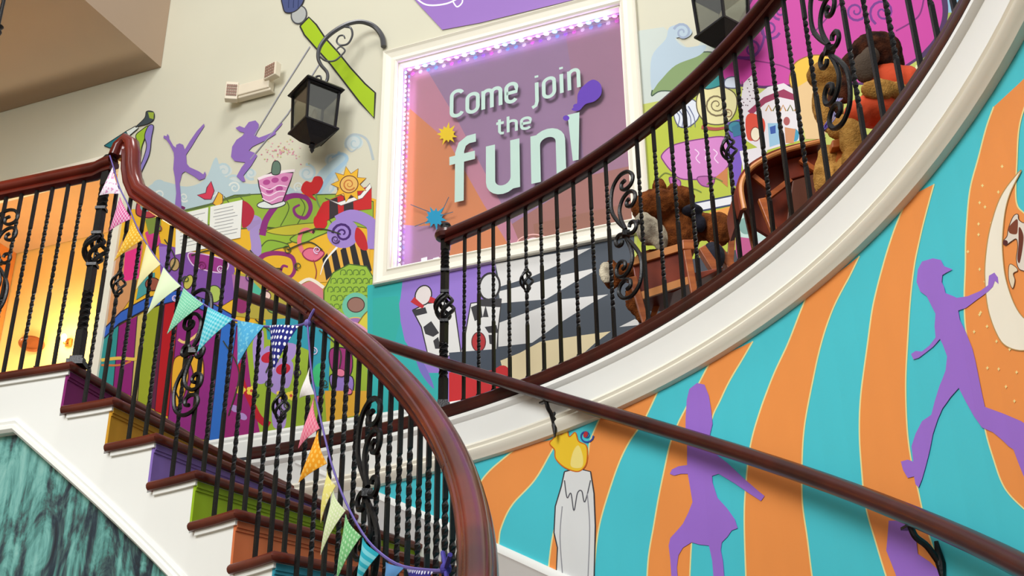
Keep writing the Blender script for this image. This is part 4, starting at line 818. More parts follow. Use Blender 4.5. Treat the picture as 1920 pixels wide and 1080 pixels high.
# light strip round the reveal
strip = thing('led_light_strip', 'glowing violet, white and blue light strip inside the top and left window edges', 'light strip')
def glow(nm, c, s):
    return mat(nm, c, .5, emit=c, es=s, vary=.01)
GW = [glow('led_white', (236, 226, 255), 5), glow('led_violet', (176, 110, 255), 4), glow('led_pink', (255, 110, 240), 4), glow('led_blue', (110, 190, 255), 4)]
uL, uR, zT, zB = wl_+.024, wr_-.03, wt_-.024, wb_+.03
f = MB(); f.box(wallpt(uL-.006, (zT+zB)/2, -GD+.02), (.004, .012, zT-zB), AX); f.box(wallpt((uL+uR)/2, zT+.006, -GD+.02), (uR-uL, .012, .004), AX); f.build('strip_tape', mat('clear_tape', (190, 170, 220), .3), strip)
nl = 40
for k in range(nl):
    f = MB(); f.ball(wallpt(uL+.002, zB+(zT-zB)*(k+.5)/nl, -GD+.022), (.0075, .0065, .011), 8, 6); f.build('led', GW[[0, 0, 1, 0, 3][k % 5]], strip, smooth=True)
nl = 26
for k in range(nl):
    f = MB(); f.ball(wallpt(uL+(uR-uL)*(k+.5)/nl, zT-.002, -GD+.022), (.017, .008, .012), 8, 6); f.build('led', GW[[2, 0, 3, 3, 0, 2, 1, 0, 3, 1][k % 10]], strip, smooth=True)
for (u, z, sx, sz, tgt, pw) in ((uL+.06, (zT+zB)/2, .04, 1.3, 0, 2.0), ((uL+uR)/2, zT-.05, 1.4, .04, 1, 1.6)):
    l = bpy.data.lights.new('led_glow', 'AREA'); l.shape = 'RECTANGLE'; l.size = sx; l.size_y = sz; l.energy = pw; l.color = (.62, .42, 1.0)
    o = bpy.data.objects.new('led_glow', l); COL.objects.link(o)
    d = (-WU if tgt == 0 else ZV); zz = -d; yy = ZV if tgt == 0 else -WN; xx = yy.cross(zz)
    if tgt: xx, yy = WU, zz.cross(WU)
    mm = Matrix((xx, yy, zz)).transposed().to_4x4(); mm.translation = wallpt(u, z, -GD+.04); o.matrix_world = mm

# ------------------------------------------------------------------ wall lanterns
def P3(px, py, off): u, z = on_wall(px, py, -off); return wallpt(u, z, off)
GREY = mat('lantern_glass', (150, 148, 138), .15, vary=.25, scale=4)
LG = bpy.data.materials.new('clear_lantern_glass'); LG.use_nodes = True; nt = LG.node_tree; nt.nodes.remove(nt.nodes['Principled BSDF'])
tr = nt.nodes.new('ShaderNodeBsdfTransparent'); tr.inputs[0].default_value = (.80, .80, .76, 1); gl = nt.nodes.new('ShaderNodeBsdfGlossy'); gl.inputs['Roughness'].default_value = .12; gl.inputs[0].default_value = (.8, .8, .76, 1); mx = nt.nodes.new('ShaderNodeMixShader'); mx.inputs[0].default_value = .22
nt.links.new(tr.outputs[0], mx.inputs[1]); nt.links.new(gl.outputs[0], mx.inputs[2]); nt.links.new(mx.outputs[0], nt.nodes['Material Output'].inputs[0])
ctr = P3(590, 212, .22)
lan = thing('wall_lantern', 'black four-sided lantern with grey glass, hanging from a scrolled bracket left of the window', 'lantern', ctr, 0)
YAW = D(-2); LX = Vector((math.cos(YAW), math.sin(YAW), 0)); LY = Vector((-math.sin(YAW), math.cos(YAW), 0)); LX, LY = (LX*.78+LY*.62).normalized(), (LY*.78-LX*.62).normalized()
def sq(r, z): return [LX*(sx*r) + LY*(sy*r) + ZV*z for sx, sy in ((-1,-1),(1,-1),(1,1),(-1,1))]
f = MB()
f.loft([sq(.128, .145), sq(.135, .155), sq(.12, .175), sq(.03, .215), sq(.014, .235)]); f.loft([sq(.118, .135), sq(.118, .147)])
for sx, sy in ((-1,-1),(1,-1),(1,1),(-1,1)):
    a, b = LX*(sx*.108)+LY*(sy*.108)+ZV*.14, LX*(sx*.098)+LY*(sy*.098)-ZV*.13; f.beam(a, b, .014, .014, LX)
for s0, s1, z0, z1 in ((.098, .112, -.13, -.142), (.112, .06, -.142, -.205), (.06, .022, -.205, -.235)): f.loft([sq(s0, z0), sq(s1, z1)])
f.loft([sq(.118, -.13), sq(.118, -.142)])
f.lathe((0,0,0), [(.012, -.232), (.02, -.245), (.022, -.255), (.012, -.268), (.014, -.278), (.003, -.298)], 10)
f.build('lantern_frame', IRON, lan)
f = MB()
for i in range(4):
    a0, a1 = sq(.103, .135)[i], sq(.103, .135)[(i+1) % 4]; b0, b1 = sq(.094, -.13)[i], sq(.094, -.13)[(i+1) % 4]; nrm = (a1-a0).cross(ZV).normalized()*.002
    f.quadbox([b0, b1, b1+nrm, b0+nrm, a0, a1, a1+nrm, a0+nrm])
f.build('lantern_glass', LG, lan)
f = MB(); f.lathe((0,0,0), [(.012, -.13), (.016, -.12), (.016, -.06), (.02, -.05), (.018, 0), (.003, .03)], 10); f.build('bulb', mat('ivory_bulb', (220, 210, 180), .3), lan, smooth=True)
def brk(pts, w, w1):
    q = cr(Zm(480, 0, 3.6, pts), n=5); L = []
    for x, y in q: L.append(P3(x, y, .22 - .2*max(0, min(1, (x-612)/110))**1.2) - ctr)
    return L, [w+(w1-w)*i/(len(L)-1) for i in range(len(L))]
f = MB()
for pts, w, w1 in (([(862,315),(850,245),(800,180),(720,148),(640,155),(560,190),(480,250),(430,320),(420,390),(440,440),(480,490),(480,540),(450,575),(415,590),(395,560),(405,520),(435,515),(440,535)], .019, .006), ([(600,180),(640,190),(650,240),(620,295),(570,305),(545,280),(560,245),(590,240),(600,260)], .008, .005), ([(430,380),(470,410),(530,410),(580,370),(600,340),(570,315),(540,340)], .007, .005)):
    L, W = brk(pts, w, w1); f.tube(L, W, 8)
f.tube([P3(594, 163, .22)-ctr, P3(594, 172, .22)-ctr], .008, 8); f.build('bracket', mat('grey_iron', (84, 84, 86), .35, metal=.5, vary=.2, scale=14), lan, smooth=True)
def copy_tree(o, parent=None):
    c = o.copy(); COL.objects.link(c); c.parent = parent
    for ch in [x for x in bpy.data.objects if x.parent == o]: copy_tree(ch, c)
    return c
l2 = copy_tree(lan); l2.location = P3(1354, 28, .22); l2['label'] = 'second black lantern with streaked grey glass, right of the window behind the balcony handrail'

# ------------------------------------------------------------------ emergency light
e0 = P3(478, 168, .04)
em = thing('emergency_light', 'cream twin-headed emergency light high on the wall left of the lantern', 'emergency light', e0)
f = MB(); f.box((0,0,.005), (.26, .07, .085), AX); f.box((0,0,-.045), (.28, .05, .022), AX)
f.build('housing', mat('ivory_plastic', (226, 214, 190), .4), em, bevel=.006)
for s, dz, yw in ((-1, -.005, -.5), (1, .075, .25)):
    x_ = (WU*math.cos(yw) + WN*math.sin(yw)); y_ = ZV.cross(x_).normalized(); c = WU*(s*.155) + WN*.04 + ZV*dz
    f = MB(); f.box(c, (.11 if s > 0 else .085, .05, .11 if s > 0 else .14), (x_, y_, ZV)); h = f.build('lamp_head', mat('ivory_plastic', (226, 214, 190), .4), em, bevel=.005)
    f = MB()
    for i in range(5):
        for j in range(4): f.box(c + x_*(-.036+.018*i if s > 0 else -.028+.014*i) + ZV*(-.036+.024*j) - y_*.026, (.012, .008, .017), (x_, y_, ZV))
    f.build('reflector_grid', mat('tan_reflector', (150, 116, 100), .3, vary=.3, scale=60), h)
# ------------------------------------------------------------------ two paper notices
def notice(q, label, seed):
    f = MB(); p = [P3(x, y, .004) for x, y in q]; c = sum(p, Vector())/4
    f.quadbox([v - c for v in p] + [v - c + WN*.003 for v in p]); o = f.build('notice', [mat('white_paper', (232, 232, 224), .6, vary=.02), paint((150, 150, 150))]); o.location = c
    tag(o, label, 'notice'); rnd = random.Random(seed)
    g = MB()
    for k in range(9):
        t = .12+.09*k; a = p[0].lerp(p[3], t).lerp(p[1].lerp(p[2], t), .1+rnd.random()*.08) - c; b = p[0].lerp(p[3], t).lerp(p[1].lerp(p[2], t), .7+rnd.random()*.22) - c
        g.beam(a + WN*.0035, b + WN*.0035, .0035, .0016, ZV)
    g.build('printed_lines', paint((158, 158, 160)), o)
notice([(331, 403), (391, 389), (387, 466), (329, 478)], 'white printed paper notice, left one of the pair above the stair handrail', 2)
notice([(395, 388), (455, 375), (451, 446), (392, 457)], 'white printed paper notice, right one of the pair above the stair handrail', 4)

# ------------------------------------------------------------------ bunting
def cloth(name, c, kind='plain', c2=(245, 245, 245), sc=60):
    M = bpy.data.materials.new(name); M.use_nodes = True; nt = M.node_tree; b = nt.nodes['Principled BSDF']; b.inputs['Roughness'].default_value = .85; b.inputs['Specular IOR Level'].default_value = .2
    uv = nt.nodes.new('ShaderNodeUVMap'); uv.uv_map = 'cloth'; mix = nt.nodes.new('ShaderNodeMix'); mix.data_type = 'RGBA'; mix.inputs[6].default_value = lin(c); mix.inputs[7].default_value = lin(c2)
    if kind == 'dots':
        v = nt.nodes.new('ShaderNodeTexVoronoi'); v.inputs['Scale'].default_value = sc; v.inputs['Randomness'].default_value = .15; nt.links.new(uv.outputs[0], v.inputs[0]); r = nt.nodes.new('ShaderNodeMath'); r.operation = 'LESS_THAN'; r.inputs[1].default_value = .30; nt.links.new(v.outputs[0], r.inputs[0]); nt.links.new(r.outputs[0], mix.inputs[0])
    elif kind in ('stripes', 'check'):
        sp = nt.nodes.new('ShaderNodeSeparateXYZ'); nt.links.new(uv.outputs[0], sp.inputs[0]); outs = []
        for ax in ((1,) if kind == 'stripes' else (0, 1)):
            m_ = nt.nodes.new('ShaderNodeMath'); m_.operation = 'MULTIPLY'; m_.inputs[1].default_value = sc; nt.links.new(sp.outputs[ax], m_.inputs[0]); fr_ = nt.nodes.new('ShaderNodeMath'); fr_.operation = 'FRACT'; nt.links.new(m_.outputs[0], fr_.inputs[0]); g = nt.nodes.new('ShaderNodeMath'); g.operation = 'GREATER_THAN'; g.inputs[1].default_value = .5; nt.links.new(fr_.outputs[0], g.inputs[0]); outs.append(g)
        if len(outs) == 2:
            a_ = nt.nodes.new('ShaderNodeMath'); a_.operation = 'ADD'; nt.links.new(outs[0].outputs[0], a_.inputs[0]); nt.links.new(outs[1].outputs[0], a_.inputs[1]); h_ = nt.nodes.new('ShaderNodeMath'); h_.operation = 'MULTIPLY'; h_.inputs[1].default_value = .42; nt.links.new(a_.outputs[0], h_.inputs[0]); nt.links.new(h_.outputs[0], mix.inputs[0])
        else:
            h_ = nt.nodes.new('ShaderNodeMath'); h_.operation = 'MULTIPLY'; h_.inputs[1].default_value = .6; nt.links.new(outs[0].outputs[0], h_.inputs[0]); nt.links.new(h_.outputs[0], mix.inputs[0])
    else: mix.inputs[0].default_value = 0
    if kind == 'floral':
        n_ = nt.nodes.new('ShaderNodeTexNoise'); n_.inputs['Scale'].default_value = sc; nt.links.new(uv.outputs[0], n_.inputs[0]); r = nt.nodes.new('ShaderNodeMath'); r.operation = 'GREATER_THAN'; r.inputs[1].default_value = .56; nt.links.new(n_.outputs[0], r.inputs[0]); nt.links.new(r.outputs[0], mix.inputs[0])
    nt.links.new(mix.outputs[2], b.inputs['Base Color'])
    # thin cotton lets some light through
    b.inputs['Transmission Weight'].default_value = 0
    return M
RFL = 2.548
def on_bunting(px, py, r=RFL): a, z = hitcyl(px, py, r); return pol(a, r, z)
def pennant(parent, A, B, T, M, label, bulge=.012, off=0.0):
    a, b, t = on_bunting(*A), on_bunting(*B), on_bunting(*T); n = (b-a).cross(t-a).normalized(); toc = Vector((CX, CY, a.z)) - a
    if n.dot(toc) < 0: n = -n
    N = 8; vs, uvs, fs = [], [], []
    for side in (0, 1):
        for i in range(N+1):
            v = i/N
            for j in range(N+1):
                u = j/N; p = a.lerp(b, u).lerp(t, v); w = math.sin(u*PI)*(1-v)*bulge + math.sin(v*PI)*bulge*.9*math.sin(u*2.4)
                vs.append(p + n*(w + off + (0 if side else .0016))); uvs.append((((1-v)*(u-.5)*(b-a).length)*1.0, v*((t-(a+b)/2).length)))
    for side in (0, 1):
        o_ = side*(N+1)**2
        for i in range(N):
            for j in range(N):
                q = [o_+i*(N+1)+j, o_+i*(N+1)+j+1, o_+(i+1)*(N+1)+j+1, o_+(i+1)*(N+1)+j]; fs.append(q if side else q[::-1])
    me = bpy.data.meshes.new('pennant'); me.from_pydata([tuple(v) for v in vs], [], fs); me.materials.append(M)
    ul = me.uv_layers.new(name='cloth')
    for lp in me.loops: ul.data[lp.index].uv = uvs[lp.vertex_index]
    me.update(); o = bpy.data.objects.new('pennant', me); COL.objects.link(o); o.parent = parent; sm(o)
    o['label'] = label
LAVR = mat('lavender_tape', (112, 96, 170), .8)
b1 = thing('bunting', 'string of nine fabric pennants hanging from the top newel post, navy polka dot last', 'bunting')
cord = cr([(206, 292), (212, 311), (224, 351), (240, 384), (253, 417), (269, 448), (302, 496), (339, 537), (387, 574), (439, 600), (495, 612), (550, 612), (575, 606)], n=4)
f = MB(); f.tube([on_bunting(x, y) for x, y in cord], .0055, 6, flat=.6); f.build('cord', LAVR, b1)
FL = [((212,314),(227,364),(187,367), cloth('white_rose_cloth', (236, 226, 236), 'floral', (214, 150, 190), 55), 'white pennant with a small pink print'),
 ((226,370),(248,411),(206,434), cloth('pink_check_cloth', (206, 70, 140), 'check', (236, 200, 220), 75), 'bright pink checked pennant'),
 ((251,416),(270,450),(215,491), cloth('yellow_cloth', (228, 172, 50), 'dots', (240, 208, 110), 60), 'golden yellow pennant'),
 ((276,458),(302,496),(256,544), cloth('cream_cloth', (236, 226, 168), 'plain'), 'pale cream pennant'),
 ((308,502),(340,537),(277,590), cloth('pale_mint_cloth', (222, 236, 196), 'plain'), 'very pale mint pennant'),
 ((346,541),(383,571),(315,627), cloth('mint_cloth', (126, 204, 168), 'dots', (180, 228, 200), 90), 'mint green pennant with tiny dots'),
 ((391,576),(438,599),(371,661), cloth('aqua_cloth', (58, 188, 208), 'check', (170, 230, 236), 60), 'aqua pennant with a woven check'),
 ((447,602),(497,611),(447,685), cloth('sky_cloth', (84, 172, 216), 'floral', (124, 200, 226), 50), 'sky blue pennant'),
 ((508,611),(562,612),(515,695), cloth('navy_dot_cloth', (38, 42, 126), 'dots', (240, 240, 246), 42), 'navy pennant with white polka dots')]
for i, q in enumerate(FL): pennant(b1, *q, off=.002+.001*(i % 3))
f = MB(); k0 = on_bunting(577, 606); f.ball(k0, (.014, .014, .016), 10, 8); f.tube([k0, on_bunting(584, 590), on_bunting(590, 580)], .006, 6); f.build('knot', LAVR, b1)
b2 = thing('bunting', 'lower string of fabric pennants hanging down the railing, orange one beneath the pink one', 'bunting')
cord = cr([(577, 612), (580, 650), (583, 688), (591, 740), (603, 794), (616, 848), (625, 880), (648, 941), (682, 1003), (715, 1039), (756, 1063), (819, 1071), (836, 1066)], n=4)
f = MB(); f.tube([on_bunting(x, y, 2.543) for x, y in cord], .0062, 6, flat=.6); f.build('cord', LAVR, b2)
GL_ = [((583,689),(592,740),(564,747), cloth('white_red_cloth', (236, 230, 226), 'dots', (240, 236, 232), 60), 'small white pennant'),
 ((592,745),(602,804),(562,842), cloth('rose_cloth', (232, 110, 140), 'check', (244, 170, 186), 70), 'rose pink checked pennant'),
 ((600,808),(616,870),(563,906), cloth('orange_cloth', (240, 160, 36), 'dots', (248, 196, 90), 45), 'orange pennant with pale dots'),
 ((617,878),(632,912),(604,982), cloth('lemon_cloth', (232, 222, 128), 'floral', (240, 232, 170), 50), 'lemon yellow pennant'),
 ((628,918),(651,958),(604,1042), cloth('pale_lime_cloth', (214, 230, 176), 'dots', (236, 240, 210), 80), 'pale lime pennant'),
 ((652,964),(681,1006),(635,1090), cloth('green_cloth', (126, 196, 130), 'dots', (180, 224, 176), 60), 'soft green pennant'),
 ((683,1008),(714,1039),(672,1104), cloth('teal_stripe_cloth', (44, 170, 190), 'stripes', (150, 224, 230), 38), 'teal pennant with horizontal stripes'),
 ((727,1054),(762,1065),(729,1112), cloth('blue_cloth', (92, 144, 196), 'plain'), 'dusty blue pennant'),
 ((768,1067),(818,1072),(785,1134), cloth('indigo_cloth', (52, 44, 130), 'dots', (220, 220, 240), 42), 'indigo pennant with pale dots')]
for i, q in enumerate(GL_): pennant(b2, *q, off=.004+.001*(i % 3))
f = MB(); k0 = on_bunting(836, 1066, 2.543); f.ball(k0, (.014, .014, .016), 10, 8)
for d in ((8, -26), (-6, -30), (2, 26)): f.tube([k0, on_bunting(836+d[0], 1066+d[1], 2.543)], .006, 6)
f.build('knot', mat('indigo_tape', (60, 50, 140), .8), b2)

# ------------------------------------------------------------------ things in the yellow room
def Pr(px, py, dep_): u, z = on_wall(px, py, dep_); return wallpt(u, z, -dep_)
c = Pr(60, 645, dep-.03)
f = MB(); TL = (WU*.94 - ZV*.34).normalized(); TU = TL.cross(WN).normalized()
f.loft([[TL*(math.cos(t)*a) + TU*(math.sin(t)*b_) + WN*d for t in [2*PI*k/32 for k in range(32)]] for a, b_, d in ((.13, .058, -.015), (.145, .066, 0), (.145, .066, .012), (.128, .052, .02), (.118, .045, .008), (.02, .01, .008))])
o = f.build('oval_plaque', mat('brown_plaque_wood', (150, 84, 40), .4, vary=.35, scale=14)); o.location = c; tag(o, 'brown oval wooden plaque on the yellow room wall, behind the left railing', 'plaque')
c = Pr(124, 640, dep-.05)
sc_ = thing('wall_sconce', 'small glowing wall lamp in the yellow room beside the newel post', 'lamp', c)
f = MB(); f.box(WN*-.03, (.05, .02, .07), AX); f.tube([WN*-.03, WN*.02-ZV*.03, WN*.03+ZV*.0], .005, 6); f.build('wall_plate', mat('brass', (170, 120, 60), .3, metal=.8), sc_)
f = MB(); f.ball(WN*.03+ZV*.02, (.022, .022, .034), 12, 8); f.build('bulb', mat('lit_bulb', (255, 236, 190), .4, emit=(255, 226, 160), es=9), sc_, smooth=True)
pl = bpy.data.lights.new('sconce_glow', 'POINT'); pl.energy = 9; pl.color = (1, .8, .42); pl.shadow_soft_size = .05; po = bpy.data.objects.new('sconce_glow', pl); COL.objects.link(po); po.location = c + WN*.12 + ZV*.02
f = MB(); rnd = random.Random(5); base = pol(T0+14, 2.72, LZ+.03)
for k in range(170):
    a = T0 + 4.5 + rnd.random()*26; p = pol(a, 2.70+rnd.random()*.08, LZ+.012+rnd.random()*.075) - base; q = Vector((rnd.uniform(-1,1), rnd.uniform(-1,1), rnd.uniform(-.6,1))).normalized(); f.cur = k % 3
    w_ = q.orthogonal().normalized(); b_ = len(f.v); L_ = .028; f.v += [p, p+q*L_*.5+w_*.009, p+q*L_, p+q*L_*.5-w_*.009, p+q*L_*.5+q.cross(w_)*.004]
    for fc in ((0,1,4),(1,2,4),(2,3,4),(3,0,4),(0,3,2,1)): f.f.append([b_+i for i in fc]); f.m.append(f.cur)
f.tube([pol(T0+4.5+k*2, 2.74, LZ+.03)-base for k in range(14)], .008, 6)
o = f.build('leaf_garland', [mat('leaf_red', (122, 36, 34), .5), mat('leaf_brown', (96, 50, 34), .5), mat('leaf_plum', (84, 24, 40), .5)]); o.location = base; tag(o, 'dark red leafy garland lying along the landing behind the left railing', 'garland')

# ------------------------------------------------------------------ doll chairs and plush toys on the balcony
FURTEX = bpy.data.textures.new('fur_clumps', 'CLOUDS'); FURTEX.noise_scale = .022; FURTEX.noise_depth = 2
def fur(name, blobs, M, parent, loc, vox=.010, amp=.016):
    f = MB()
    for c, r in blobs:
        R = Matrix.Identity(3)
        f.ball(Vector(c) - loc, r, 16, 10)
    o = f.build(name, M, parent, smooth=True); rm = o.modifiers.new('skin', 'REMESH'); rm.mode = 'VOXEL'; rm.voxel_size = vox; rm.use_smooth_shade = True
    dp = o.modifiers.new('fur', 'DISPLACE'); dp.texture = FURTEX; dp.strength = amp; dp.mid_level = .5
    return o
BROWNF = mat('brown_fur', (156, 88, 42), .95, scale=26, bump=.9, bscale=160, spec=.1, c2=(104, 54, 26)); TANF = mat('tan_fur', (206, 154, 80), .95, scale=30, bump=.9, bscale=150, spec=.1, c2=(170, 120, 56)); GREYF = mat('beige_fur', (214, 202, 176), .95, scale=20, bump=.6, bscale=150, spec=.1, c2=(140, 128, 110)); DARKF = mat('dark_brown_fur', (92, 52, 34), .95, scale=30, bump=.8, bscale=150, spec=.1, c2=(40, 24, 20)); NAVY = mat('navy_cloth', (26, 28, 44), .85, vary=.3, scale=18, bump=.4)
ORG = mat('orange_jersey', (236, 84, 38), .8, vary=.12, scale=12, bump=.3, bscale=60)
WD1 = mat('toy_chair_wood', (190, 104, 46), .4, scale=8, stretch=(1, 1, 6), c2=(160, 78, 32)); WD2 = mat('toy_chair_red_wood', (142, 56, 26), .4, scale=7, c2=(112, 40, 20)); WD3 = mat('toy_chair_edge', (216, 142, 78), .4, vary=.15)
def Y(px, py, y): return at_y(px, py, y)
def fl(px, y): p = at_y(px, 620, y); return Vector((p.x, y, LZ+.001))
# left: bear in a small slatted chair
c0_ = fl(1245, 4.95)
ch = thing('doll_chair', 'small orange-brown wooden doll chair with splayed legs under the curly brown bear', 'chair', c0_)
def quadplank(q, y, t, M, name, parent, c, slant=0):
    p = [Y(a, b, y + (slant if i in (0, 1) else 0)) - c for i, (a, b) in enumerate(q)]
    f = MB(); f.quadbox(p + [v + Vector((0, t, 0)) for v in p]); return f.build(name, M, parent, bevel=.004)
quadplank([(1186, 494), (1300, 458), (1296, 524), (1196, 556)], 4.80, .022, WD2, 'side_panel', ch, c0_)
for (a, b) in (((1184, 492), (1302, 456)), ((1194, 558), (1298, 524))):
    f = MB(); f.beam(Y(*a, 4.79)-c0_, Y(*b, 4.79)-c0_, .014, .034, (0, 1, 0)); f.build('rail', WD3, ch)  # paler wood; on the upper rail it paints in the edge highlight
for top, pb_, y, w in (((1186, 520), 1222, 4.78, .034), ((1236, 560), 1186, 4.98, .028), ((1288, 470), 1316, 4.76, .034), ((1372, 448), 1350, 4.98, .03)):
    f = MB(); f.beam(Y(*top, y)-c0_, fl(pb_, y+.01)-c0_, w, .022, (1, 0, 0), w*.7); f.build('leg', WD1, ch, bevel=.003)
f = MB(); f.box(Y(1290, 462, 4.77)-c0_, (.055, .04, .05)); f.build('arm_block', WD1, ch, bevel=.006)
quadplank([(1196, 545), (1296, 512), (1360, 500), (1262, 548)], 4.83, .20, WD2, 'seat', ch, c0_)
quadplank([(1310, 465), (1322, 458), (1366, 520), (1352, 534)], 4.90, .05, WD1, 'back_slat', ch, c0_)
quadplank([(1330, 452), (1342, 446), (1384, 500), (1372, 512)], 4.96, .05, WD1, 'back_slat', ch, c0_)
c0_ = Y(1262, 470, 4.98); tb = thing('plush_bear', 'curly brown plush bear with beige muzzle, slumped in the small wooden doll chair', 'plush toy', c0_)
fur('body', [(Y(1233, 388, 4.96), (.125, .11, .075)), (Y(1275, 375, 4.99), (.07, .08, .06)), (Y(1236, 350, 4.96), (.034, .03, .042)), (Y(1262, 355, 5.0), (.03, .03, .03)), (Y(1272, 440, 5.02), (.10, .10, .13)), (Y(1318, 425, 5.02), (.07, .06, .07)), (Y(1346, 430, 4.98), (.068, .07, .085)), (Y(1225, 490, 4.97), (.09, .07, .05)), (Y(1180, 512, 4.93), (.06, .05, .045)), (Y(1147, 515, 4.90), (.045, .04, .072)), (Y(1186, 560, 4.94), (.035, .035, .07)), (Y(1202, 588, 4.95), (.03, .03, .045))], BROWNF, tb, c0_)
fur('muzzle', [(Y(1216, 432, 4.87), (.055, .05, .075)), (Y(1238, 446, 4.865), (.035, .035, .072)), (Y(1206, 415, 4.88), (.04, .04, .045))], GREYF, tb, c0_, amp=.008)
fur('foot_sole', [(Y(1137, 511, 4.862), (.034, .014, .055))], GREYF, tb, c0_, vox=.007, amp=.006)
f = MB(); f.ball(Y(1196, 416, 4.84)-c0_, .012, 10, 8); f.build('nose', mat('black_nose', (20, 18, 18), .3), tb, smooth=True)
fur('scarf', [(Y(1298, 396, 4.93), (.05, .05, .028)), (Y(1312, 420, 4.94), (.03, .04, .04)), (Y(1338, 480, 4.95), (.052, .05, .07))], NAVY, tb, c0_, amp=.006)
# right: rounded wooden chair
c1_ = fl(1470, 4.10)
rc = thing('doll_chair', 'rounded red-brown wooden doll chair beside the plush toy in orange', 'chair', c1_)
ol = cr([(1396, 392), (1390, 352), (1400, 325), (1424, 304), (1470, 283), (1545, 264)], n=5)
f = MB(); rings = []
for x, y in ol:
    a, b_ = Y(x, y, 4.0), Y(x, y, 4.0) + Vector((0, .24, 0)); ctr_ = Y(1480, 370, 4.0); d_ = (Vector((a.x, 0, a.z)) - Vector((ctr_.x, 0, ctr_.z))).normalized()*.018
    rings.append([a-c1_, a+d_-c1_, b_+d_-c1_, b_-c1_])
f.loft(rings); f.build('curved_back', WD2, rc, smooth=True)
f = MB(); f.tube([Y(x, y, 3.995)-c1_ for x, y in ol], .010, 8); f.build('rim', WD3, rc, smooth=True)  # paler tube added as the highlight along the top edge
f = MB(); p = [Y(x, y, 4.10)-c1_ for x, y in ol[::2] + [(1548, 330), (1538, 404), (1448, 446), (1412, 424)]]; f.prism(p, Vector((0, .02, 0))); f.build('back_panel', WD2, rc)
quadplank([(1486, 338), (1552, 318), (1548, 420), (1470, 450)], 4.02, .02, mat('toy_chair_shadow_wood', (96, 48, 24), .5), 'apron', rc, c1_)  # apron board in a darker brown wood
for a, b_, w in (((1438, 372), (1482, 338), .022), ((1412, 330), (1440, 352), .014), ((1500, 300), (1545, 330), .014)):
    f = MB(); f.beam(Y(*a, 4.03)-c1_, Y(*b_, 4.03)-c1_, w, .02, (0, 1, 0)); f.build('brace', WD1, rc)
for top, pb_, y in (((1428, 374), 1486, 3.98), ((1536, 330), 1552, 4.02), ((1400, 390), 1440, 4.2)):
    f = MB(); f.beam(Y(*top, y)-c1_, fl(pb_, y)-c1_, .03, .024, (1, 0, 0), .02); f.build('leg', WD1, rc, bevel=.003)
quadplank([(1470, 300), (1548, 282), (1552, 316), (1476, 338)], 4.05, .16, WD2, 'seat', rc, c1_)
# plank stool the orange-shirted toy sits on
c2_ = fl(1665, 3.72)
st_ = thing('doll_stool', 'low orange-brown wooden stool under the plush toy in the orange shirt', 'stool', c2_)
quadplank([(1560, 262), (1725, 236), (1725, 250), (1560, 277)], 3.66, .22, WD1, 'seat', st_, c2_)
for px, y in ((1580, 3.70), (1712, 3.70), (1588, 3.86), (1716, 3.86)):
    f = MB(); f.beam(Y(px, 262, y)-c2_, fl(px+10, y)-c2_, .028, .024, (1, 0, 0)); f.build('leg', WD1, st_)
c3_ = Y(1640, 255, 3.74); tp = thing('plush_dog', 'tan plush dog with dark brown drooping head, wearing an orange shirt', 'plush toy', c3_)
fur('body', [(Y(1598, 262, 3.64), (.046, .05, .085)), (Y(1600, 310, 3.62), (.04, .045, .07)), (Y(1546, 342, 3.74), (.038, .04, .10)), (Y(1556, 300, 3.74), (.045, .045, .06)), (Y(1580, 330, 3.68), (.03, .035, .07)), (Y(1585, 240, 3.72), (.07, .05, .05)), (Y(1655, 200, 3.74), (.09, .07, .08)), (Y(1650, 168, 3.62), (.07, .035, .040)), (Y(1682, 172, 3.64), (.04, .035, .036))], TANF, tp, c3_, amp=.012)
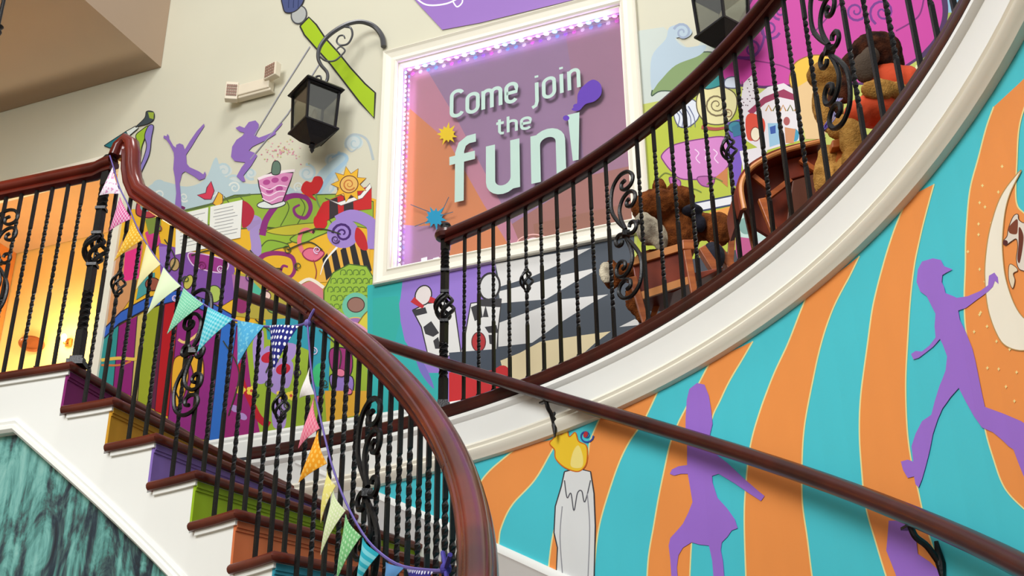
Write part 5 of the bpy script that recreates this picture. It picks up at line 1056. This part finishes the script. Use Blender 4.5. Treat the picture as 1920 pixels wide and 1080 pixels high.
fur('shirt', [(Y(1668, 160, 3.72), (.095, .075, .085)), (Y(1700, 160, 3.72), (.055, .07, .075)), (Y(1640, 208, 3.70), (.10, .08, .055)), (Y(1608, 214, 3.69), (.05, .06, .05)), (Y(1690, 215, 3.70), (.05, .06, .04))], ORG, tp, c3_, amp=.006)
fur('head', [(Y(1642, 98, 3.72), (.098, .085, .072)), (Y(1665, 118, 3.72), (.06, .06, .06)), (Y(1592, 128, 3.74), (.032, .03, .06)), (Y(1582, 170, 3.74), (.028, .03, .055))], DARKF, tp, c3_, amp=.012)
fur('muzzle', [(Y(1620, 128, 3.645), (.040, .035, .062)), (Y(1632, 106, 3.655), (.035, .03, .04))], mat('grey_brown_fur', (92, 78, 66), .95, scale=22, bump=.6, bscale=150, spec=.1), tp, c3_, amp=.006)
f = MB()
for k in range(3): f.tube(cr([tuple(Y(1578-k*4, 186, 3.60)-c3_), tuple(Y(1560+k*2, 204, 3.59)-c3_), tuple(Y(1566-k*5, 220, 3.60)-c3_), tuple(Y(1546-k*2, 244, 3.60)-c3_)], n=4), .008, 6, flat=.4)
f.build('ribbon', mat('purple_ribbon', (96, 62, 176), .4, c2=(200, 196, 236), scale=30), tp, smooth=True)
c4_ = Y(1548, 150, 3.98); tg = thing('plush_toy', 'golden plush toy with dark brown ears leaning beside the dog in orange', 'plush toy', c4_)
fur('body', [(Y(1548, 142, 4.0), (.075, .06, .062)), (Y(1552, 200, 4.02), (.06, .06, .12))], TANF, tg, c4_, amp=.01)
fur('ear', [(Y(1566, 190, 3.93), (.03, .025, .07))], DARKF, tg, c4_, amp=.01)

# dark end of a hanging lamp below the landing soffit, at the left edge of the picture
c5 = Y(-6, 60, 5.2)
pd = thing('pendant_lamp', 'black iron pendant lamp tip hanging below the soffit at the far left edge', 'lamp', c5)
f = MB(); f.lathe((0,0,0), [(.004, -.05), (.016, -.03), (.026, 0), (.018, .02), (.03, .035), (.01, .05), (.01, SZ-c5.z-.02)], 12); f.build('stem', IRON, pd, smooth=True)
f = MB(); f.lathe((0,0,SZ-c5.z-.03), [(.07, .028), (.06, .01), (.02, 0)][::-1], 16); f.build('ceiling_plate', IRON, pd)
for r_ in (stair, low, land, bal, wr, win, strip, b1, b2): settle(r_)
